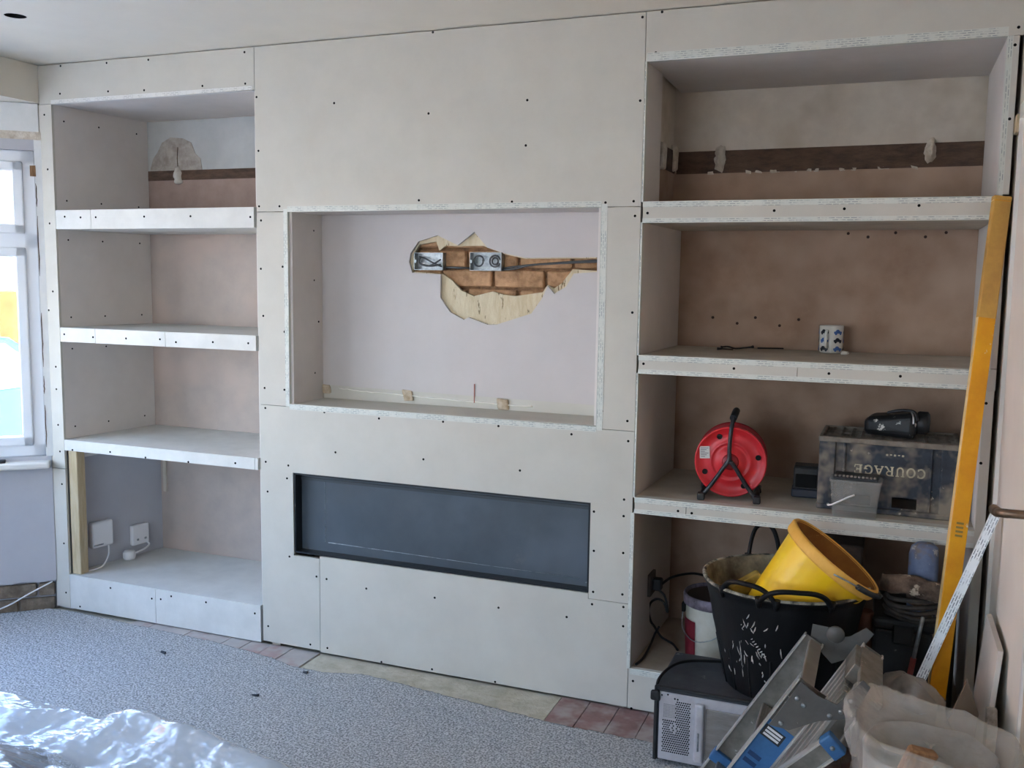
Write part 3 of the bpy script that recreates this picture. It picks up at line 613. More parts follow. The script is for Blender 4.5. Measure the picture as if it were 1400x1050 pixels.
# small debris on the carpet
for k, (x_, y_, l_) in enumerate(((-2.36, -.30, 'left'), (-2.0, -.20, 'by the edge'), (-2.1, -.42, 'mid'))):
    pass
scrapm = mat('dark_scrap', '3c3d3f', rough=.8)
for (x_, y_, lb) in ((-2.62, -.262, 'tiny dark scrap on the open carpet below the left shelves'), (-2.00, -.20, 'dark scrap on the carpet edge by the pale screed strip'), (-2.05, -.44, 'faint dark fleck on the carpet in front of the fireplace')):
    tag(B().rbox(x_-.014, x_+.014, y_-.005, y_+.005, .009, .016, .002, 1).wobble(.008, 60).make('scrap', scrapm), lb, 'scrap')

# ================================================================ RIGHT SHELVES
Z2, Z3, Z4 = 1.2655, .7705, .1515
# mug
t = thing('mug', 'white mug printed with small blue and black cars on the middle right shelf', 'mug', (-.182, .47, Z2))
B().lathe([(.001, .002), (.034, .0), (.038, .003), (.0415, .02), (.0425, .098), (.0405, .1), (.039, .097), (.037, .012), (.001, .010)], 40).make('body', mat('mug_glaze', 'dcd9cf', rough=.25), t, local=True)
B().tube(smoothpath([(-.012, -.038, .082), (-.014, -.060, .080), (-.016, -.072, .055), (-.014, -.060, .028), (-.012, -.038, .022)]), .0055, 8, flat=.8).make('handle', mat('mug_glaze', 'dcd9cf'), t, local=True)
def car(par, ang, z_, m, s=1.0):
    prof = [(-.014, 0), (.015, 0), (.0155, .006), (.010, .008), (.006, .014), (-.006, .014), (-.009, .008), (-.0145, .006)]
    b = B()
    def P(u, v, r): a = ang+u*s/.042; return (r*math.cos(a), r*math.sin(a), z_+v*s)
    for q in range(6):
        u0, u1 = -.0145+.005*q, -.0145+.005*(q+1); b.bm.faces.new([b.bm.verts.new(P(u, v, .0434)) for u, v in ((u0, 0), (u1, 0), (u1, .007), (u0, .007))])
    for u0, u1, h0, h1 in ((-.010, -.005, .001, .0065), (-.005, .001, .0065, .0065), (.001, .008, .0065, .001)): b.bm.faces.new([b.bm.verts.new(P(u, v, .0434)) for u, v in ((u0, .007), (u1, .007), (u1, .007+h1), (u0, .007+h0))])
    for wx in (-.008, .009):
        c = [b.bm.verts.new(P(wx+.0042*math.cos(q*PI/4), -.001+.0042*math.sin(q*PI/4), .0437)) for q in range(8)]; b.bm.faces.new(c)
    b.make('printed_car', m, par, local=True)
mb, mk = mat('blue_print', '4a6da8', rough=.4), mat('black_print', '22242c', rough=.4)
for j, z_ in enumerate((.012, .042, .072)):
    for i in range(6):
        a = -PI/2+.62+i*1.02+(.0 if j % 2 else .0)
        if i == 5 and False: continue
        car(t, a, z_, (mb, mk, mb)[j] if i % 2 == 0 else (mk, mb, mk)[j], 1.05)
# dark wire pieces, crumbs
dw = mat('dark_wire', '241e1a', rough=.6)
tag(B().tube(smoothpath([(-.575, .45, Z2+.006), (-.55, .46, Z2+.009), (-.52, .44, Z2+.004), (-.49, .47, Z2+.006), (-.462, .50, Z2+.009)]), [.0045, .006]+[.003]*20+[.003, .005, .006], 6).make('bent_rod', dw), 'longer kinked dark rod on the middle right shelf, left of the mug', 'rod')
tag(B().tube([(-.575, .37, Z2+.006), (-.555, .37, Z2+.006), (-.52, .385, Z2+.004)], [.006, .003, .003], 6).make('screw_bit', dw), 'shortest dark piece, in front of the kinked rod on the shelf', 'rod')
tag(B().tube([(-.448, .52, Z2+.0035), (-.40, .535, Z2+.0035), (-.355, .545, Z2+.0035)], .003, 6).make('straight_rod', dw), 'straight thin dark rod on the shelf between kinked rod and mug', 'rod')
tag(B().rbox(-.145, -.118, .40, .42, Z2, Z2+.010, .003, 1).wobble(.006, 50).make('plaster_crumb', gypsum), 'pale plaster crumb on the shelf right of the mug', 'crumb')

# cable reel
t = thing('cable_reel', 'red plastic cable reel on a black tubular stand, on the shelf above the paint tub', 'cable reel', (-.478, .16, Z3), .10)
CZ = .132
def disc(r, y0, y1, n=48): return B().lathe([(.001, y0), (r, y0), (r, y1), (.001, y1)], n, Matrix.Translation((0, 0, CZ)) @ Matrix.Rotation(-PI/2, 4, 'X'))
b = B(); b.lathe([(.001, .0), (.045, .0), (.05, .006), (.062, .006), (.066, .002), (.070, .006), (.112, .006), (.117, -.002), (.1215, .0), (.1215, .010), (.06, .014), (.001, .014)], 56, Matrix.Translation((0, -.062, CZ)) @ Matrix.Rotation(-PI/2, 4, 'X')); b.make('front_flange', redp, t, local=True)
b = B(); b.lathe([(.001, 0), (.118, 0), (.1215, .004), (.1215, .012), (.001, .012)], 56, Matrix.Translation((0, .05, CZ)) @ Matrix.Rotation(-PI/2, 4, 'X')); b.make('rear_flange', redd, t, local=True)
b = B(); b.lathe([(.06, 0), (.06, .1)], 32, Matrix.Translation((0, -.05, CZ)) @ Matrix.Rotation(-PI/2, 4, 'X')); b.make('drum', redd, t, local=True)
b = B()
for k in range(7): b.lathe([(.068+.006*(k % 2), .006), (.074+.006*(k % 2), .011), (.068+.006*(k % 2), .016)], 32, Matrix.Translation((0, -.05+.0135*k, CZ)) @ Matrix.Rotation(-PI/2, 4, 'X'), close=False)
b.make('wound_cable', cable, t, local=True)
for a in (115, 12, 300, 205):
    a = math.radians(a); B().lathe([(.001, -.0), (.008, -.0), (.0095, -.0015), (.0095, .003)], 14, Matrix.Translation((.094*math.cos(a), -.0575, CZ+.094*math.sin(a))) @ Matrix.Rotation(-PI/2, 4, 'X')).make('flange_hole', dark, t, local=True)
M_ = Matrix.Translation((-.088, -.0585, CZ+.028)) @ Matrix.Rotation(-.06, 4, 'Y')
st = B().box(-.017, .017, -.001, .002, -.021, .021, M=M_).make('rating_label', mat('grey_sticker', 'cfc9c4', rough=.6), t, local=True)
for k in range(6): B().box(-.013, .013-.006*(k % 3), -.0016, -.001, .014-.006*k, .0165-.006*k, M=M_).make('printed_line', mat('sticker_ink', '7a7674', rough=.6), st, local=True)
B().lathe([(.001, -.004), (.022, -.004), (.026, .0), (.03, .006)], 28, Matrix.Translation((0, -.066, CZ)) @ Matrix.Rotation(-PI/2, 4, 'X')).make('hub', redd, t, local=True)
for nm, yy, lean in (('front_stand', -.082, 0), ('rear_stand', .085, 0)):
    b = B(); b.tube(smoothpath([(.006, yy+.02, CZ+.158), (.0, yy, CZ+.12), (-.004, yy, CZ+.05), (-.004, yy, CZ+.012), (-.018, yy, CZ-.012), (-.055, yy-.002, CZ-.07), (-.093, yy-.004, .010)], 5), .0075, 10)
    b.tube(smoothpath([(.0, yy, CZ+.005), (.018, yy, CZ-.016), (.055, yy-.002, CZ-.072), (.093, yy-.004, .010)], 5), .0075, 10); b.make(nm, mat('black_tube', '222325', '34363a', 30, .35, .3), t, local=True)
for s in (-1, 1):
    b = B(); b.tube([(s*.093, -.086, .010), (s*.093, .09, .010)], .0085, 10); b.make('foot_bar', blackp, t, local=True)
    for yy in (-.092, .085): B().rbox(s*.093-.013, s*.093+.013, yy-.014, yy+.014, 0, .026, .005, 2).make('rubber_foot', blackp, t, local=True)
B().tube(smoothpath([(.004, -.066, CZ+.152), (.009, -.03, CZ+.166), (.010, .03, CZ+.166), (.006, .075, CZ+.15)], 5), .0125, 12).make('handle_grip', blackp, t, local=True)
B().rbox(.0, .02, -.03, .03, CZ-.01, CZ+.01, .003, 1).make('axle', blackp, t, local=True)

# black charger box
t = thing('battery_charger', 'small black plastic box standing between the red reel and the crate', 'charger', (-.232, .27, Z3), .05)
B().rbox(-.043, .043, -.02, .05, 0, .105, .006, 2).make('case', blackp, t, local=True); B().rbox(-.048, .048, -.034, .05, 0, .03, .006, 2).make('base', mat('navy_plastic', '232a38', rough=.5), t, local=True)
B().rbox(-.036, .036, -.024, -.018, .034, .082, .003, 1).make('window', dark, t, local=True); B().rbox(-.04, .04, -.03, .04, .1055, .112, .003, 1).make('lid', blackp, t, local=True)

# crate, upside down
t = thing('beer_crate', 'dusty dark plastic crate turned upside down, COURAGE in cream letters upside down', 'crate', (.028, .10, Z3), -.02)
W, D, H = .212, .27, .238
b = B(); th = .008
b.holed([(-W, 0), (W, 0), (W, H), (-W, H)], [[(.02, .022), (.095, .022), (.095, .058), (.02, .058)], [(-.125, .022), (-.045, .022), (-.045, .058), (-.125, .058)]], .010, .018, 'y')
b.box(-W, W, D-th, D, 0, H); b.box(-W, -W+th, .018, D-th, 0, H); b.box(W-th, W, .018, D-th, 0, H)
b.make('crate_body', cratem, t, local=True)
for s in (-1, 1):
    B().rbox(s*W-.052*(s > 0)-0*s, s*W+.052*(s < 0), 0, .012, .004, H-.004, .004, 2).make('corner_post', cratem, t, local=True)
    B().rbox(s*W*.62-.004, s*W*.62+.004, .002, .012, .01, H-.01, .002, 1).make('rib', cratem, t, local=True)
B().rbox(-W-.003, W+.003, -.005, .014, H-.012, H+.006, .004, 2).make('rim', crater, t, local=True)
B().rbox(-W-.002, W+.002, -.003, .012, 0, .018, .004, 2).make('rim', cratem, t, local=True)
B().rbox(-W-.003, -W+.012, -.0, D, H-.012, H+.006, .004, 2).rbox(W-.012, W+.003, -.0, D, H-.012, H+.006, .004, 2).rbox(-W, W, D-.012, D, H-.012, H+.006, .004, 2).make('rim', crater, t, local=True)
b = B()
for i in range(1, 13): x_ = -W+.0325*i; b.box(x_-.004, x_+.004, .01, D-.01, H-.006, H+.002)
for j in range(1, 8): y_ = .01+.032*j; b.box(-W+.01, W-.01, y_-.004, y_+.004, H-.006, H+.002)
for i in range(4):
    b.box(-W+.02+.105*i, -W+.085+.105*i, .04, .1, H-.0065, H+.0015); b.box(-W+.02+.105*i, -W+.085+.105*i, .15, .21, H-.0065, H+.0015)
b.make('base_grid', crater, t, local=True)
# letters: strokes (x right, y up) of width per stroke; serif ends
def arc(cx, cy, rx, ry, a0, a1, n=12): return [(cx+rx*math.cos(math.radians(a0+(a1-a0)*i/n)), cy+ry*math.sin(math.radians(a0+(a1-a0)*i/n))) for i in range(n+1)]
SW, TW = .2, .09
LET = {
 'C': (.86, [(arc(.48, .5, .36, .44, 45, 315, 18), .17), ([(.74, .66), (.74, .95)], .07), ([(.74, .05), (.74, .30)], .07)]),
 'O': (.96, [(arc(.48, .5, .36, .44, 0, 360, 24), .17)]),
 'U': (.95, [([(.2, .98), (.2, .36)]+arc(.47, .36, .27, .3, 180, 360, 12)+[(.74, .98)], .15), ([(.04, .95), (.38, .95)], .09), ([(.58, .95), (.90, .95)], .09)]),
 'R': (.95, [([(.22, 0), (.22, 1)], SW), ([(.06, .04), (.40, .04)], TW), ([(.06, .95), (.5, .95)]+arc(.5, .72, .24, .22, 90, -90, 10)+[(.25, .5)], .12), ([(.48, .5), (.78, .05), (.92, .05)], .15)]),
 'A': (.95, [([(.12, .03), (.46, .98), (.82, .03)], .15), ([(.26, .34), (.68, .34)], TW), ([(.0, .04), (.28, .04)], TW), ([(.62, .04), (.95, .04)], TW)]),
 'G': (.95, [(arc(.48, .5, .36, .44, 45, 340, 18), .17), ([(.76, .40), (.76, .08)], .15), ([(.56, .42), (.92, .42)], TW), ([(.74, .68), (.74, .95)], .07)]),
 'E': (.86, [([(.22, 0), (.22, 1)], SW), ([(.06, .95), (.76, .95), (.78, .72)], TW), ([(.06, .05), (.76, .05), (.80, .30)], TW), ([(.22, .5), (.58, .5)], TW), ([(.58, .36), (.58, .64)], TW)])}
def lettering(par, text, size, M, m, name='letter', d=.0012, gap=.09):
    x_ = 0
    for ch in text:
        wd, strokes = LET[ch]; b = B()
        for pl, sw in strokes:
            pts = [Vector((p[0]*size+x_, 0, p[1]*size)) for p in pl]; h = sw*size/2
            for i in range(len(pts)-1):
                a, c = pts[i], pts[i+1]; u = (c-a).normalized(); nn = Vector((-u.z, 0, u.x))*h; e2 = u*h*(.35 if len(pts) > 2 else 0)
                P = [a-e2-nn, c+e2-nn, c+e2+nn, a-e2+nn]
                b.quadbox([M @ Vector((p.x, -d, p.z)) for p in P] + [M @ Vector((p.x, 0, p.z)) for p in P])
        b.make(name, m, par, local=True); x_ += (wd+gap)*size
    return x_
Ls = .031
tot = sum(LET[c][0]+.09 for c in 'COURAGE')*Ls
ML = Matrix.Translation((-.103+tot, .0098, .157)) @ Matrix.Rotation(PI, 4, 'Y')
lettering(t, 'COURAGE', Ls, ML, letm)
for k in range(5): B().rbox(-.005+k*.012, .002+k*.012, .0088, .0100, .192+.002*(k % 2), .198, .001, 1).make('faint_mark', letm, t, local=True)

# black power tool on crate
zc_ = Z3+H+.008
t = thing('tool_case', 'black soft case with white paint spots lying on the upturned crate', 'tool', (.055, .20, zc_), -.12)
b = B(); b.rbox(-.098, .062, -.055, .055, 0, .080, .022, 4)
for v in b.bm.verts:
    if v.co.z > .03: v.co.z = .03+(v.co.z-.03)*(.62+.42*min(1, max(0, (v.co.x+.098)/.11)))
b.wobble(.005, 22).make('case_body', mat('black_spattered', '121314', '202123', 12, .38, spots='c9c5bc', spot_amt=.62, spot_scale=30), t, local=True)
B().lathe([(.001, 0), (.034, 0), (.038, .006), (.038, .032), (.030, .038), (.001, .038)], 20, Matrix.Translation((.058, .0, .050)) @ Matrix.Rotation(PI/2, 4, 'Y')).make('end_cap', blackp, t, local=True)
B().tube(smoothpath([(-.03, -.02, .078), (.0, -.03, .088), (.03, -.035, .092), (.055, -.04, .086), (.064, -.045, .06)]), .008, 8, flat=.6).make('strap', blackp, t, local=True)
B().tube(smoothpath([(.045, -.045, .088), (.052, -.058, .074), (.054, -.062, .052)]), .0035, 6).make('buckle', galv, t, local=True)

# clear tub with dark lid
t = thing('clear_plastic_tub', 'small clear plastic tub with white handle in front of the crate', 'tub', (-.062, .048, Z3), -.03)
b = B(); 
def rr(hx, hy, r, n=5):
    o = []
    for cx, cy, a0 in ((hx-r, hy-r, 0), (-hx+r, hy-r, 90), (-hx+r, -hy+r, 180), (hx-r, -hy+r, 270)):
        for k in range(n+1): a = math.radians(a0+90*k/n); o.append((cx+r*math.cos(a), cy+r*math.sin(a)))
    return o
def loft(b, secs, caps=(1, 1), smooth=True):
    rings = [[b.bm.verts.new((u, v, z_)) for u, v in s] for s, z_ in secs]; n = len(rings[0])
    for A, C_ in zip(rings, rings[1:]):
        for k in range(n): f = b.bm.faces.new([A[k], A[(k+1) % n], C_[(k+1) % n], C_[k]]); f.smooth = smooth
    if caps[0]: b.bm.faces.new(rings[0][::-1])
    if caps[1]: b.bm.faces.new(rings[-1])
    return b
loft(b, [(rr(.066, .042, .012), 0), (rr(.077, .05, .014), .112), (rr(.080, .052, .014), .114), (rr(.080, .052, .014), .121), (rr(.0755, .0485, .013), .121), (rr(.0645, .0405, .011), .003)], (1, 1)); b.make('tub_body', clearp, t, local=True)
B().rbox(-.068, .068, -.05, .05, .1215, .131, .003, 2).make('lid', blackp, t, local=True)
b = B()
for k in range(11): b.rbox(-.064+.0118*k, -.056+.0118*k, -.047, -.03, .131, .137, .002, 1)
b.make('lid_clips', mat('dusty_clips', '9a948a', '6c675f', 60, .8), t, local=True)
B().tube([(-.084, -.0, .03), (-.078, -.045, .035), (-.066, -.055, .04), (-.02, -.0565, .068), (.0, -.0565, .078)], [.004, .005, .005, .005, .005], 8, flat=.6).make('handle', whp, t, local=True)
# ================================================================ LOWER RIGHT NICHE
t = thing('paint_tub', 'white paint tub with dark red stripe and purple-stained rim, in the lowest right niche', 'paint tub', (-.52, .235, Z4))
B().lathe([(.001, 0), (.104, 0), (.106, .004), (.112, .205), (.114, .215)], 40).make('tub_body', mat('white_paint_tub', 'd4d0c4', 'c2bba6', 8, .5, spots='8f8674', spot_amt=.9), t, local=True)
B().lathe([(.114, .200), (.120, .202), (.121, .232), (.117, .240), (.112, .238), (.110, .228), (.001, .224)], 40).make('lid', mat('purple_dusty_lid', '8c7f8c', '4a4348', 22, .6), t, local=True)
B().lathe([(.001, .2245), (.107, .2285)], 40, close=False).make('lid_top', mat('dark_paint_skin', '352a24', rough=.6), t, local=True)
b = B(); n_ = 8
for j in range(n_):
    a0, a1 = math.radians(190+6*j), math.radians(190+6*(j+1))
    for a, c, z0, z1 in ((a0, a1, .004, .15),):
        P = [((.1078+.04*z_)*math.cos(q), (.1078+.04*z_)*math.sin(q), z_) for q, z_ in ((a, z0), (c, z0), (c, z1), (a, z1))]; b.bm.faces.new([b.bm.verts.new(p) for p in P])
b.make('red_stripe', mat('maroon_print', '7c2230', rough=.5), t, local=True)
B().tube(smoothpath([(-.117, -.03, .17), (-.11, -.06, .11), (-.06, -.108, .085), (.0, -.118, .10), (.06, -.105, .14)]), .0022, 6).make('wire_handle', galv, t, local=True)
B().rbox(-.120, -.106, -.045, -.02, .165, .20, .003, 1).make('handle_ear', dark, t, local=True)

t = thing('wall_socket', 'dusty socket with black plug low on the left side of the lowest right niche', 'socket', (-.77, .27, .34))
B().rbox(-.7755, -.762, .215, .30, .345, .43, .003, 2).make('face_plate', mat('dusty_socket', '5f554d', rough=.7), t)
B().rbox(-.762, -.728, .235, .275, .365, .41, .006, 2).make('plug', blackp, t)
LP = [(-.775, .06, Z4+.005)] + [(x_, .25, max(z_, Z4+.005)) for x_, y_, z_ in LOOP[2:]]
tag(B().tube(smoothpath([(-.745, .25, .37), (-.715, .25, .345)]+[(x_, .245+.004*k, z_) for k, (x_, y_, z_) in enumerate(LP[3:-1])]+[(-.655, .22, Z4+.006)]), .0045, 8).make('power_cable', cable), 'black cable looped below the socket in the lowest right niche', 'cable')
tag(B().tube(smoothpath([(-.728, .26, .39), (-.70, .32, .402), (-.637, .40, .40), (-.58, .46, .37), (-.56, .50, .33)]), .005, 8).make('power_cable', cable), 'black cable running back from the socket behind the paint tub', 'cable')
tag(B().tube(smoothpath([(-.765, .03, Z4+.006), (-.755, .10, Z4+.006), (-.752, .20, Z4+.02), (-.745, .236, .20), (-.73, .238, .23)]), .0045, 8).make('power_cable', cable), 'short black cable end rising from the niche floor at its left edge', 'cable')

# black tool box that carries the clutter
t = thing('tool_box', 'dark tool box deep in the right end of the lowest niche, under the dusty coil', 'tool box', (.10, .05, Z4))
B().rbox(-.085, .085, -.14, .15, 0, .30, .01, 2).make('body', blackp, t, local=True); B().rbox(-.09, .09, -.145, .157, .30, .335, .012, 2).make('lid', blackp, t, local=True)
B().rbox(-.03, .03, -.150, -.140, .26, .32, .004, 1).make('latch', blackp, t, local=True)
# grey pipe and brown sleeve
t = thing('waste_pipe', 'grey plastic pipe with brown sleeve, upright just right of the black tub', 'pipe', (-.012, -.052, .012))
B().lathe([(.021, 0), (.021, .345), (.019, .345), (.019, 0)], 20).make('pipe', mat('grey_pipe', '6b727c', '555b63', 12, .5), t, local=True)
B().lathe([(.0255, .335), (.0255, .475), (.022, .48), (.021, .335)], 20).make('sleeve', mat('brown_pipe', '6b4535', '54372b', 14, .6), t, local=True)
# red handled stick
a_, c_ = Vector((.075, -.185, .02)), Vector((.150, -.165, .53))
t = thing('red_handled_tool', 'thin dusty red handle leaning in the lowest niche behind the new bead', 'tool', a_)
B().tube([a_, a_.lerp(c_, .75)], .0085, 10).make('handle', mat('dusty_red_handle', '8d3a34', '6a2c28', 20, .6), t); B().tube([a_.lerp(c_, .75), c_], .006, 8).make('shaft', galv, t)
t = thing('silicone_tube', 'dark tube standing between the red handle and the level', 'tube', (.235, .09, Z4))
B().lathe([(.001, 0), (.026, 0), (.027, .01), (.027, .30), (.02, .32), (.008, .335), (.006, .37), (.001, .372)], 20).make('cartridge', mat('dark_tube', '2b2826', '4a443e', 18, .6), t, local=True)
B().tube(smoothpath([(0, -.0, .372), (.01, -.01, .40), (-.015, -.01, .41), (-.02, -.01, .385)]), .003, 6).make('nozzle', galv, t, local=True)
# coil and dusty bundle
t = thing('coiled_hose', 'black dusty hose coiled on the dark tool box', 'hose', (.13, -.045, .488))
b = B()
for k in range(5): b.tube([((.080+.006*(k % 2))*math.cos(2*PI*i/36), (.080+.006*(k % 2))*math.sin(2*PI*i/36)*.85, .006+.0155*k+.006*math.sin(4*PI*i/36+k)) for i in range(36)], .0075, 7, closed=True)
b.make('coil', mat('dusty_black_hose', '2a2522', '4b423a', 26, .7), t, local=True)
b = B(); b.tube(smoothpath([(.03, -.115, .615), (.07, -.122, .612), (.12, -.125, .608), (.165, -.12, .602), (.20, -.115, .596)], 5), [.018]*2+[.022, .026, .028]+[.030]*8+[.029]*4+[.027, .024], 14)
b.wobble(.010, 26, 3)
tag(b.make('dusty_roll', dustb), 'dusty brown rolled bundle lying across the black coil beside the yellow bucket', 'roll')
t = thing('spray_bottle', 'dusty blue container standing up in front of the shelf edge, left of the level', 'bottle', (.148, -.049, .4875))
B().lathe([(.001, 0), (.040, 0), (.043, .01), (.043, .16), (.042, .205), (.038, .228), (.022, .240), (.001, .242)], 24).wobble(.003, 20).make('bottle_body', bluesh, t, local=True)
B().lathe([(.044, .05), (.0442, .12)], 24, close=False).make('label', dustb, t, local=True)
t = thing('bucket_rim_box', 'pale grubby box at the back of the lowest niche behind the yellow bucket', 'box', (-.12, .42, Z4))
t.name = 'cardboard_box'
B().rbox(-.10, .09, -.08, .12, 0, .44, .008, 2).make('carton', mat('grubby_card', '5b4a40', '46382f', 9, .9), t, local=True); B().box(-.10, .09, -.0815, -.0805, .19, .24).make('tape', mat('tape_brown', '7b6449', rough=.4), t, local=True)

# ================================================================ SPIRIT LEVEL, BEAD STRIP
def orient(p0, p1, ref): return frame(p0, Vector(p1)-Vector(p0), ref)
p0, p1 = Vector((.168, -.335, .008)), Vector((.297, -.022, 1.775)); L = (p1-p0).length
M = orient(p0, p1, (1, 0.25, 0))
t = thing('spirit_level', 'long yellow box-section spirit level leaning on the right edge of the shelving', 'spirit level', p0)
B().rbox(0, L, -.024, .024, -.011, .011, .002, 2, M).make('body', levm, t)
B().rbox(L-.012, L+.002, -.0252, .0252, -.0125, .0125, .003, 2, M).make('end_cap', levd, t); B().rbox(-.003, .012, -.0252, .0252, -.0125, .0125, .003, 2, M).make('end_cap', levd, t)
B().box(0.01, L-.01, -.0243, -.0238, -.0095, .0095, M=M).make('edge_face', mat('pale_level_edge', 'f1d6a0', 'e3bb70', 20, .5), t)
B().rbox(L-.36, L-.012, -.0246, .0246, -.0116, .0116, .002, 1, M).make('dusty_end', levd, t)
B().rbox(.20, .255, -.012, .012, -.0125, .0125, .003, 2, M).make('vial', mat('vial_grey', '6f6e62', rough=.3), t)
for k in range(4): B().box(.80+.012*k, .806+.012*k, -.010, .010, -.0119, .0119, M=M).make('printed_mark', mat('level_ink', '8d7a3c', rough=.6), t)
p0, p1 = Vector((.005, -.335, .006)), Vector((.308, -.262, .905))
o = bead(None, p0, p1, (1, .1, -.35), (0, 1, 0), .024, .024, beadn, .002, 'corner_bead') if False else None
L = (p1-p0).length; M = orient(p0, p1, (1, -.35, 0)); b = B(); b.box(0, L, 0, .025, -.0008, .0008).box(0, L, -.0008, .0008, -.0008, .025).tube([(0, 0, 0), (L, 0, 0)], .002, 6)
o = b.make('corner_bead', beadn); o.matrix_basis = M; tag(o, 'loose new perforated white metal bead leaning against the door by the level', 'bead strip')

# ================================================================ MICROWAVE
t = thing('microwave', 'old microwave on the carpet with vented back panel and dusty black top', 'microwave', (-.40, -.19, .012))
x0, x1, y0, y1, z0, z1 = -.614, -.185, -.345, -.045, .016, .262
B().rbox(x0+.004, x1, y0+.004, y1, z0, z1-.004, .006, 2).make('casing', mat('black_enamel', '34363a', '4c4f53', 9, .55, spots='a09d98', spot_amt=.7, spot_scale=22), t)
B().rbox(x0+.016, x1-.014, y0-.002, y0+.004, z0+.006, z1-.020, .002, 1).make('vent_panel', whs, t)
B().rbox(x0, x1, y0-.004, y0+.008, z1-.014, z1-.002, .003, 1).rbox(x0, x0+.012, y0-.004, y0+.008, z0, z1-.004, .003, 1).make('panel_trim', blackp, t)
hm = bpy.data.meshes.new('vent_hole'); hb_ = B(); hb_.lathe([(.001, .0006), (.0026, .0006), (.0026, -.001)], 6, Matrix.Rotation(PI/2, 4, 'X')); hb_.bm.to_mesh(hm); hb_.bm.free(); hm.materials.append(dark)
vb = B()
for i in range(13):
    for j in range(24):
        X = x0+.030+.0066*i+(.0033 if j % 2 else 0); Zz = z0+.035+.0072*j
        if j > 14 and i < 6: continue
        if ((i-5)**2+((j-11)*.9)**2) < 7 and (i+j) % 2 == 0: continue
        vb.merge(bmesh_copy(hm) if False else (lambda q: (q.from_mesh(hm), q)[1])(bmesh.new()), Matrix.Translation((X, y0-.0020, Zz)))
o = vb.make('vent_holes', dark, t); o['kind'] = 'stuff'
vb = B()
for i in range(9):
    for j in range(9): vb.merge((lambda q: (q.from_mesh(hm), q)[1])(bmesh.new()), Matrix.Translation((x0+.032+.0044*i, y0-.0018, z0+.148+.005*j)) @ Matrix.Diagonal((.55, 1, .55, 1)))
o = vb.make('fine_mesh', mat('grey_mesh', '6e6c6c', rough=.6), t); o['kind'] = 'stuff'
B().rbox(-.485, -.455, y0-.018, y0-.001, z0+.02, z1-.035, .008, 3).make('embossed_rib', whs, t)
B().rbox(-.452, -.21, y0-.006, y0-.001, z0+.03, z1-.05, .003, 2).make('pressed_panel', mat('grubby_steel', '9a938c', '837b74', 14, .5, .3, stretch=(1, 1, 5)), t)
B().rbox(-.474, -.468, y0-.0195, y0-.0175, z0+.06, z0+.12, .001, 1).make('slot', galv, t)
b = B()
for (u, v) in ((-.59, .232), (-.571, .236), (-.549, .226), (-.54, .225), (-.45, .03), (-.44, .03)): b.lathe([(.001, 0), (.003, 0), (.003, -.002)], 8, Matrix.Translation((u, y0-.0025, v)) @ Matrix.Rotation(PI/2, 4, 'X'))
b.make('panel_screws', dark, t)
B().tube(smoothpath([(x0+.01, y0+.0, .225), (x0+.004, y0+.03, .262), (x0+.02, y0+.12, .272), (x0+.06, y0+.2, .270), (-.46, -.1, .268), (-.40, -.09, .268)]), .005, 8).make('power_lead', cable, t)
B().rbox(x0-.012, x0+.02, y0-.012, y0+.004, z1-.05, z1-.018, .005, 2).wobble(.004, 40).make('cable_knot', cable, t)
for sx in (x0+.05, x1-.05):
    for sy in (y0+.04, y1-.04): B().lathe([(.001, 0), (.012, 0), (.012, .008), (.001, .008)], 12, Matrix.Translation((sx, sy, .0095))).make('foot', blackp, t)

# ================================================================ BLACK FLEXIBLE TUB and what it holds
TC = Vector((-.248, -.188, .264)); HT = .345; RB, RT = .172, .243
t = thing('flexible_tub', 'large black flexible rubble tub splashed with white, on top of the microwave', 'tub', TC)
fnr = lambda a, z: 1+(.018*math.sin(2*a+.6)+.008*math.sin(5*a))*max(z, 0)/HT
prof = [(.001, 0), (RB-.01, 0), (RB, .008)]+[(RB+(RT-RB)*k/10+(.0016 if k % 3 == 0 else 0), HT*k/10) for k in range(1, 10)]+[(RT-.002, HT*.955), (RT+.006, HT*.965), (RT+.007, HT), (RT-.002, HT+.002)]
b = B().lathe(prof, 72, fn=fnr)
for f in list(b.bm.faces):
    if len(f.verts) > 4 and f.calc_center_median().z > .1: b.bm.faces.remove(f)
b.make('tub_wall', blackr, t, local=True)
B().lathe([(RT-.001, HT+.001), (RT-.008, HT-.004), (RT-.024, HT*.8), (RB+.008, HT*.3), (RB-.012, .01), (.001, .008)], 72, fn=fnr, close=False).make('dirty_lining', dirty, t, local=True)
B().lathe([(RT+.0075, HT-.004), (RT+.0085, HT), (RT+.004, HT+.004), (RT-.004, HT+.001)], 72, fn=fnr, close=False).make('rim_residue', mat('rim_residue', 'a39a86', '3a382f', 26, .85, lo=.42, hi=.58), t, local=True)
b = B()
for k in range(18):
    a = 2*PI*k/18+.1; b.tube([((RB+.0015)*math.cos(a), (RB+.0015)*math.sin(a), .01), ((RB+.0015)*math.cos(a)*1.17, (RB+.0015)*math.sin(a)*1.17, HT*.42)], .003, 5)
b.make('moulded_ribs', blackr, t, local=True)
def tub_handle(ac, half, rise, r=.0085, y=None, lean=.012):
    P = []
    for k in range(13):
        u = -1+2*k/12; a = ac+half*u; h = rise*(1-abs(u)**3.2)
        rad = RT+.004+lean*(1-abs(u)**3)
        P.append((rad*math.cos(a), rad*math.sin(a), HT-.012+h))
    B().tube(smoothpath(P, 3), r, 10, flat=.75).make('handle', blackr, t, local=True)
    for sgn in (-1, 1):
        a = ac+half*sgn; B().tube([((RT+.004)*math.cos(a), (RT+.004)*math.sin(a), HT-.028), ((RT+.006)*math.cos(a), (RT+.006)*math.sin(a), HT+.004)], [.006, .012], 8).make('handle_root', blackr, t, local=True)
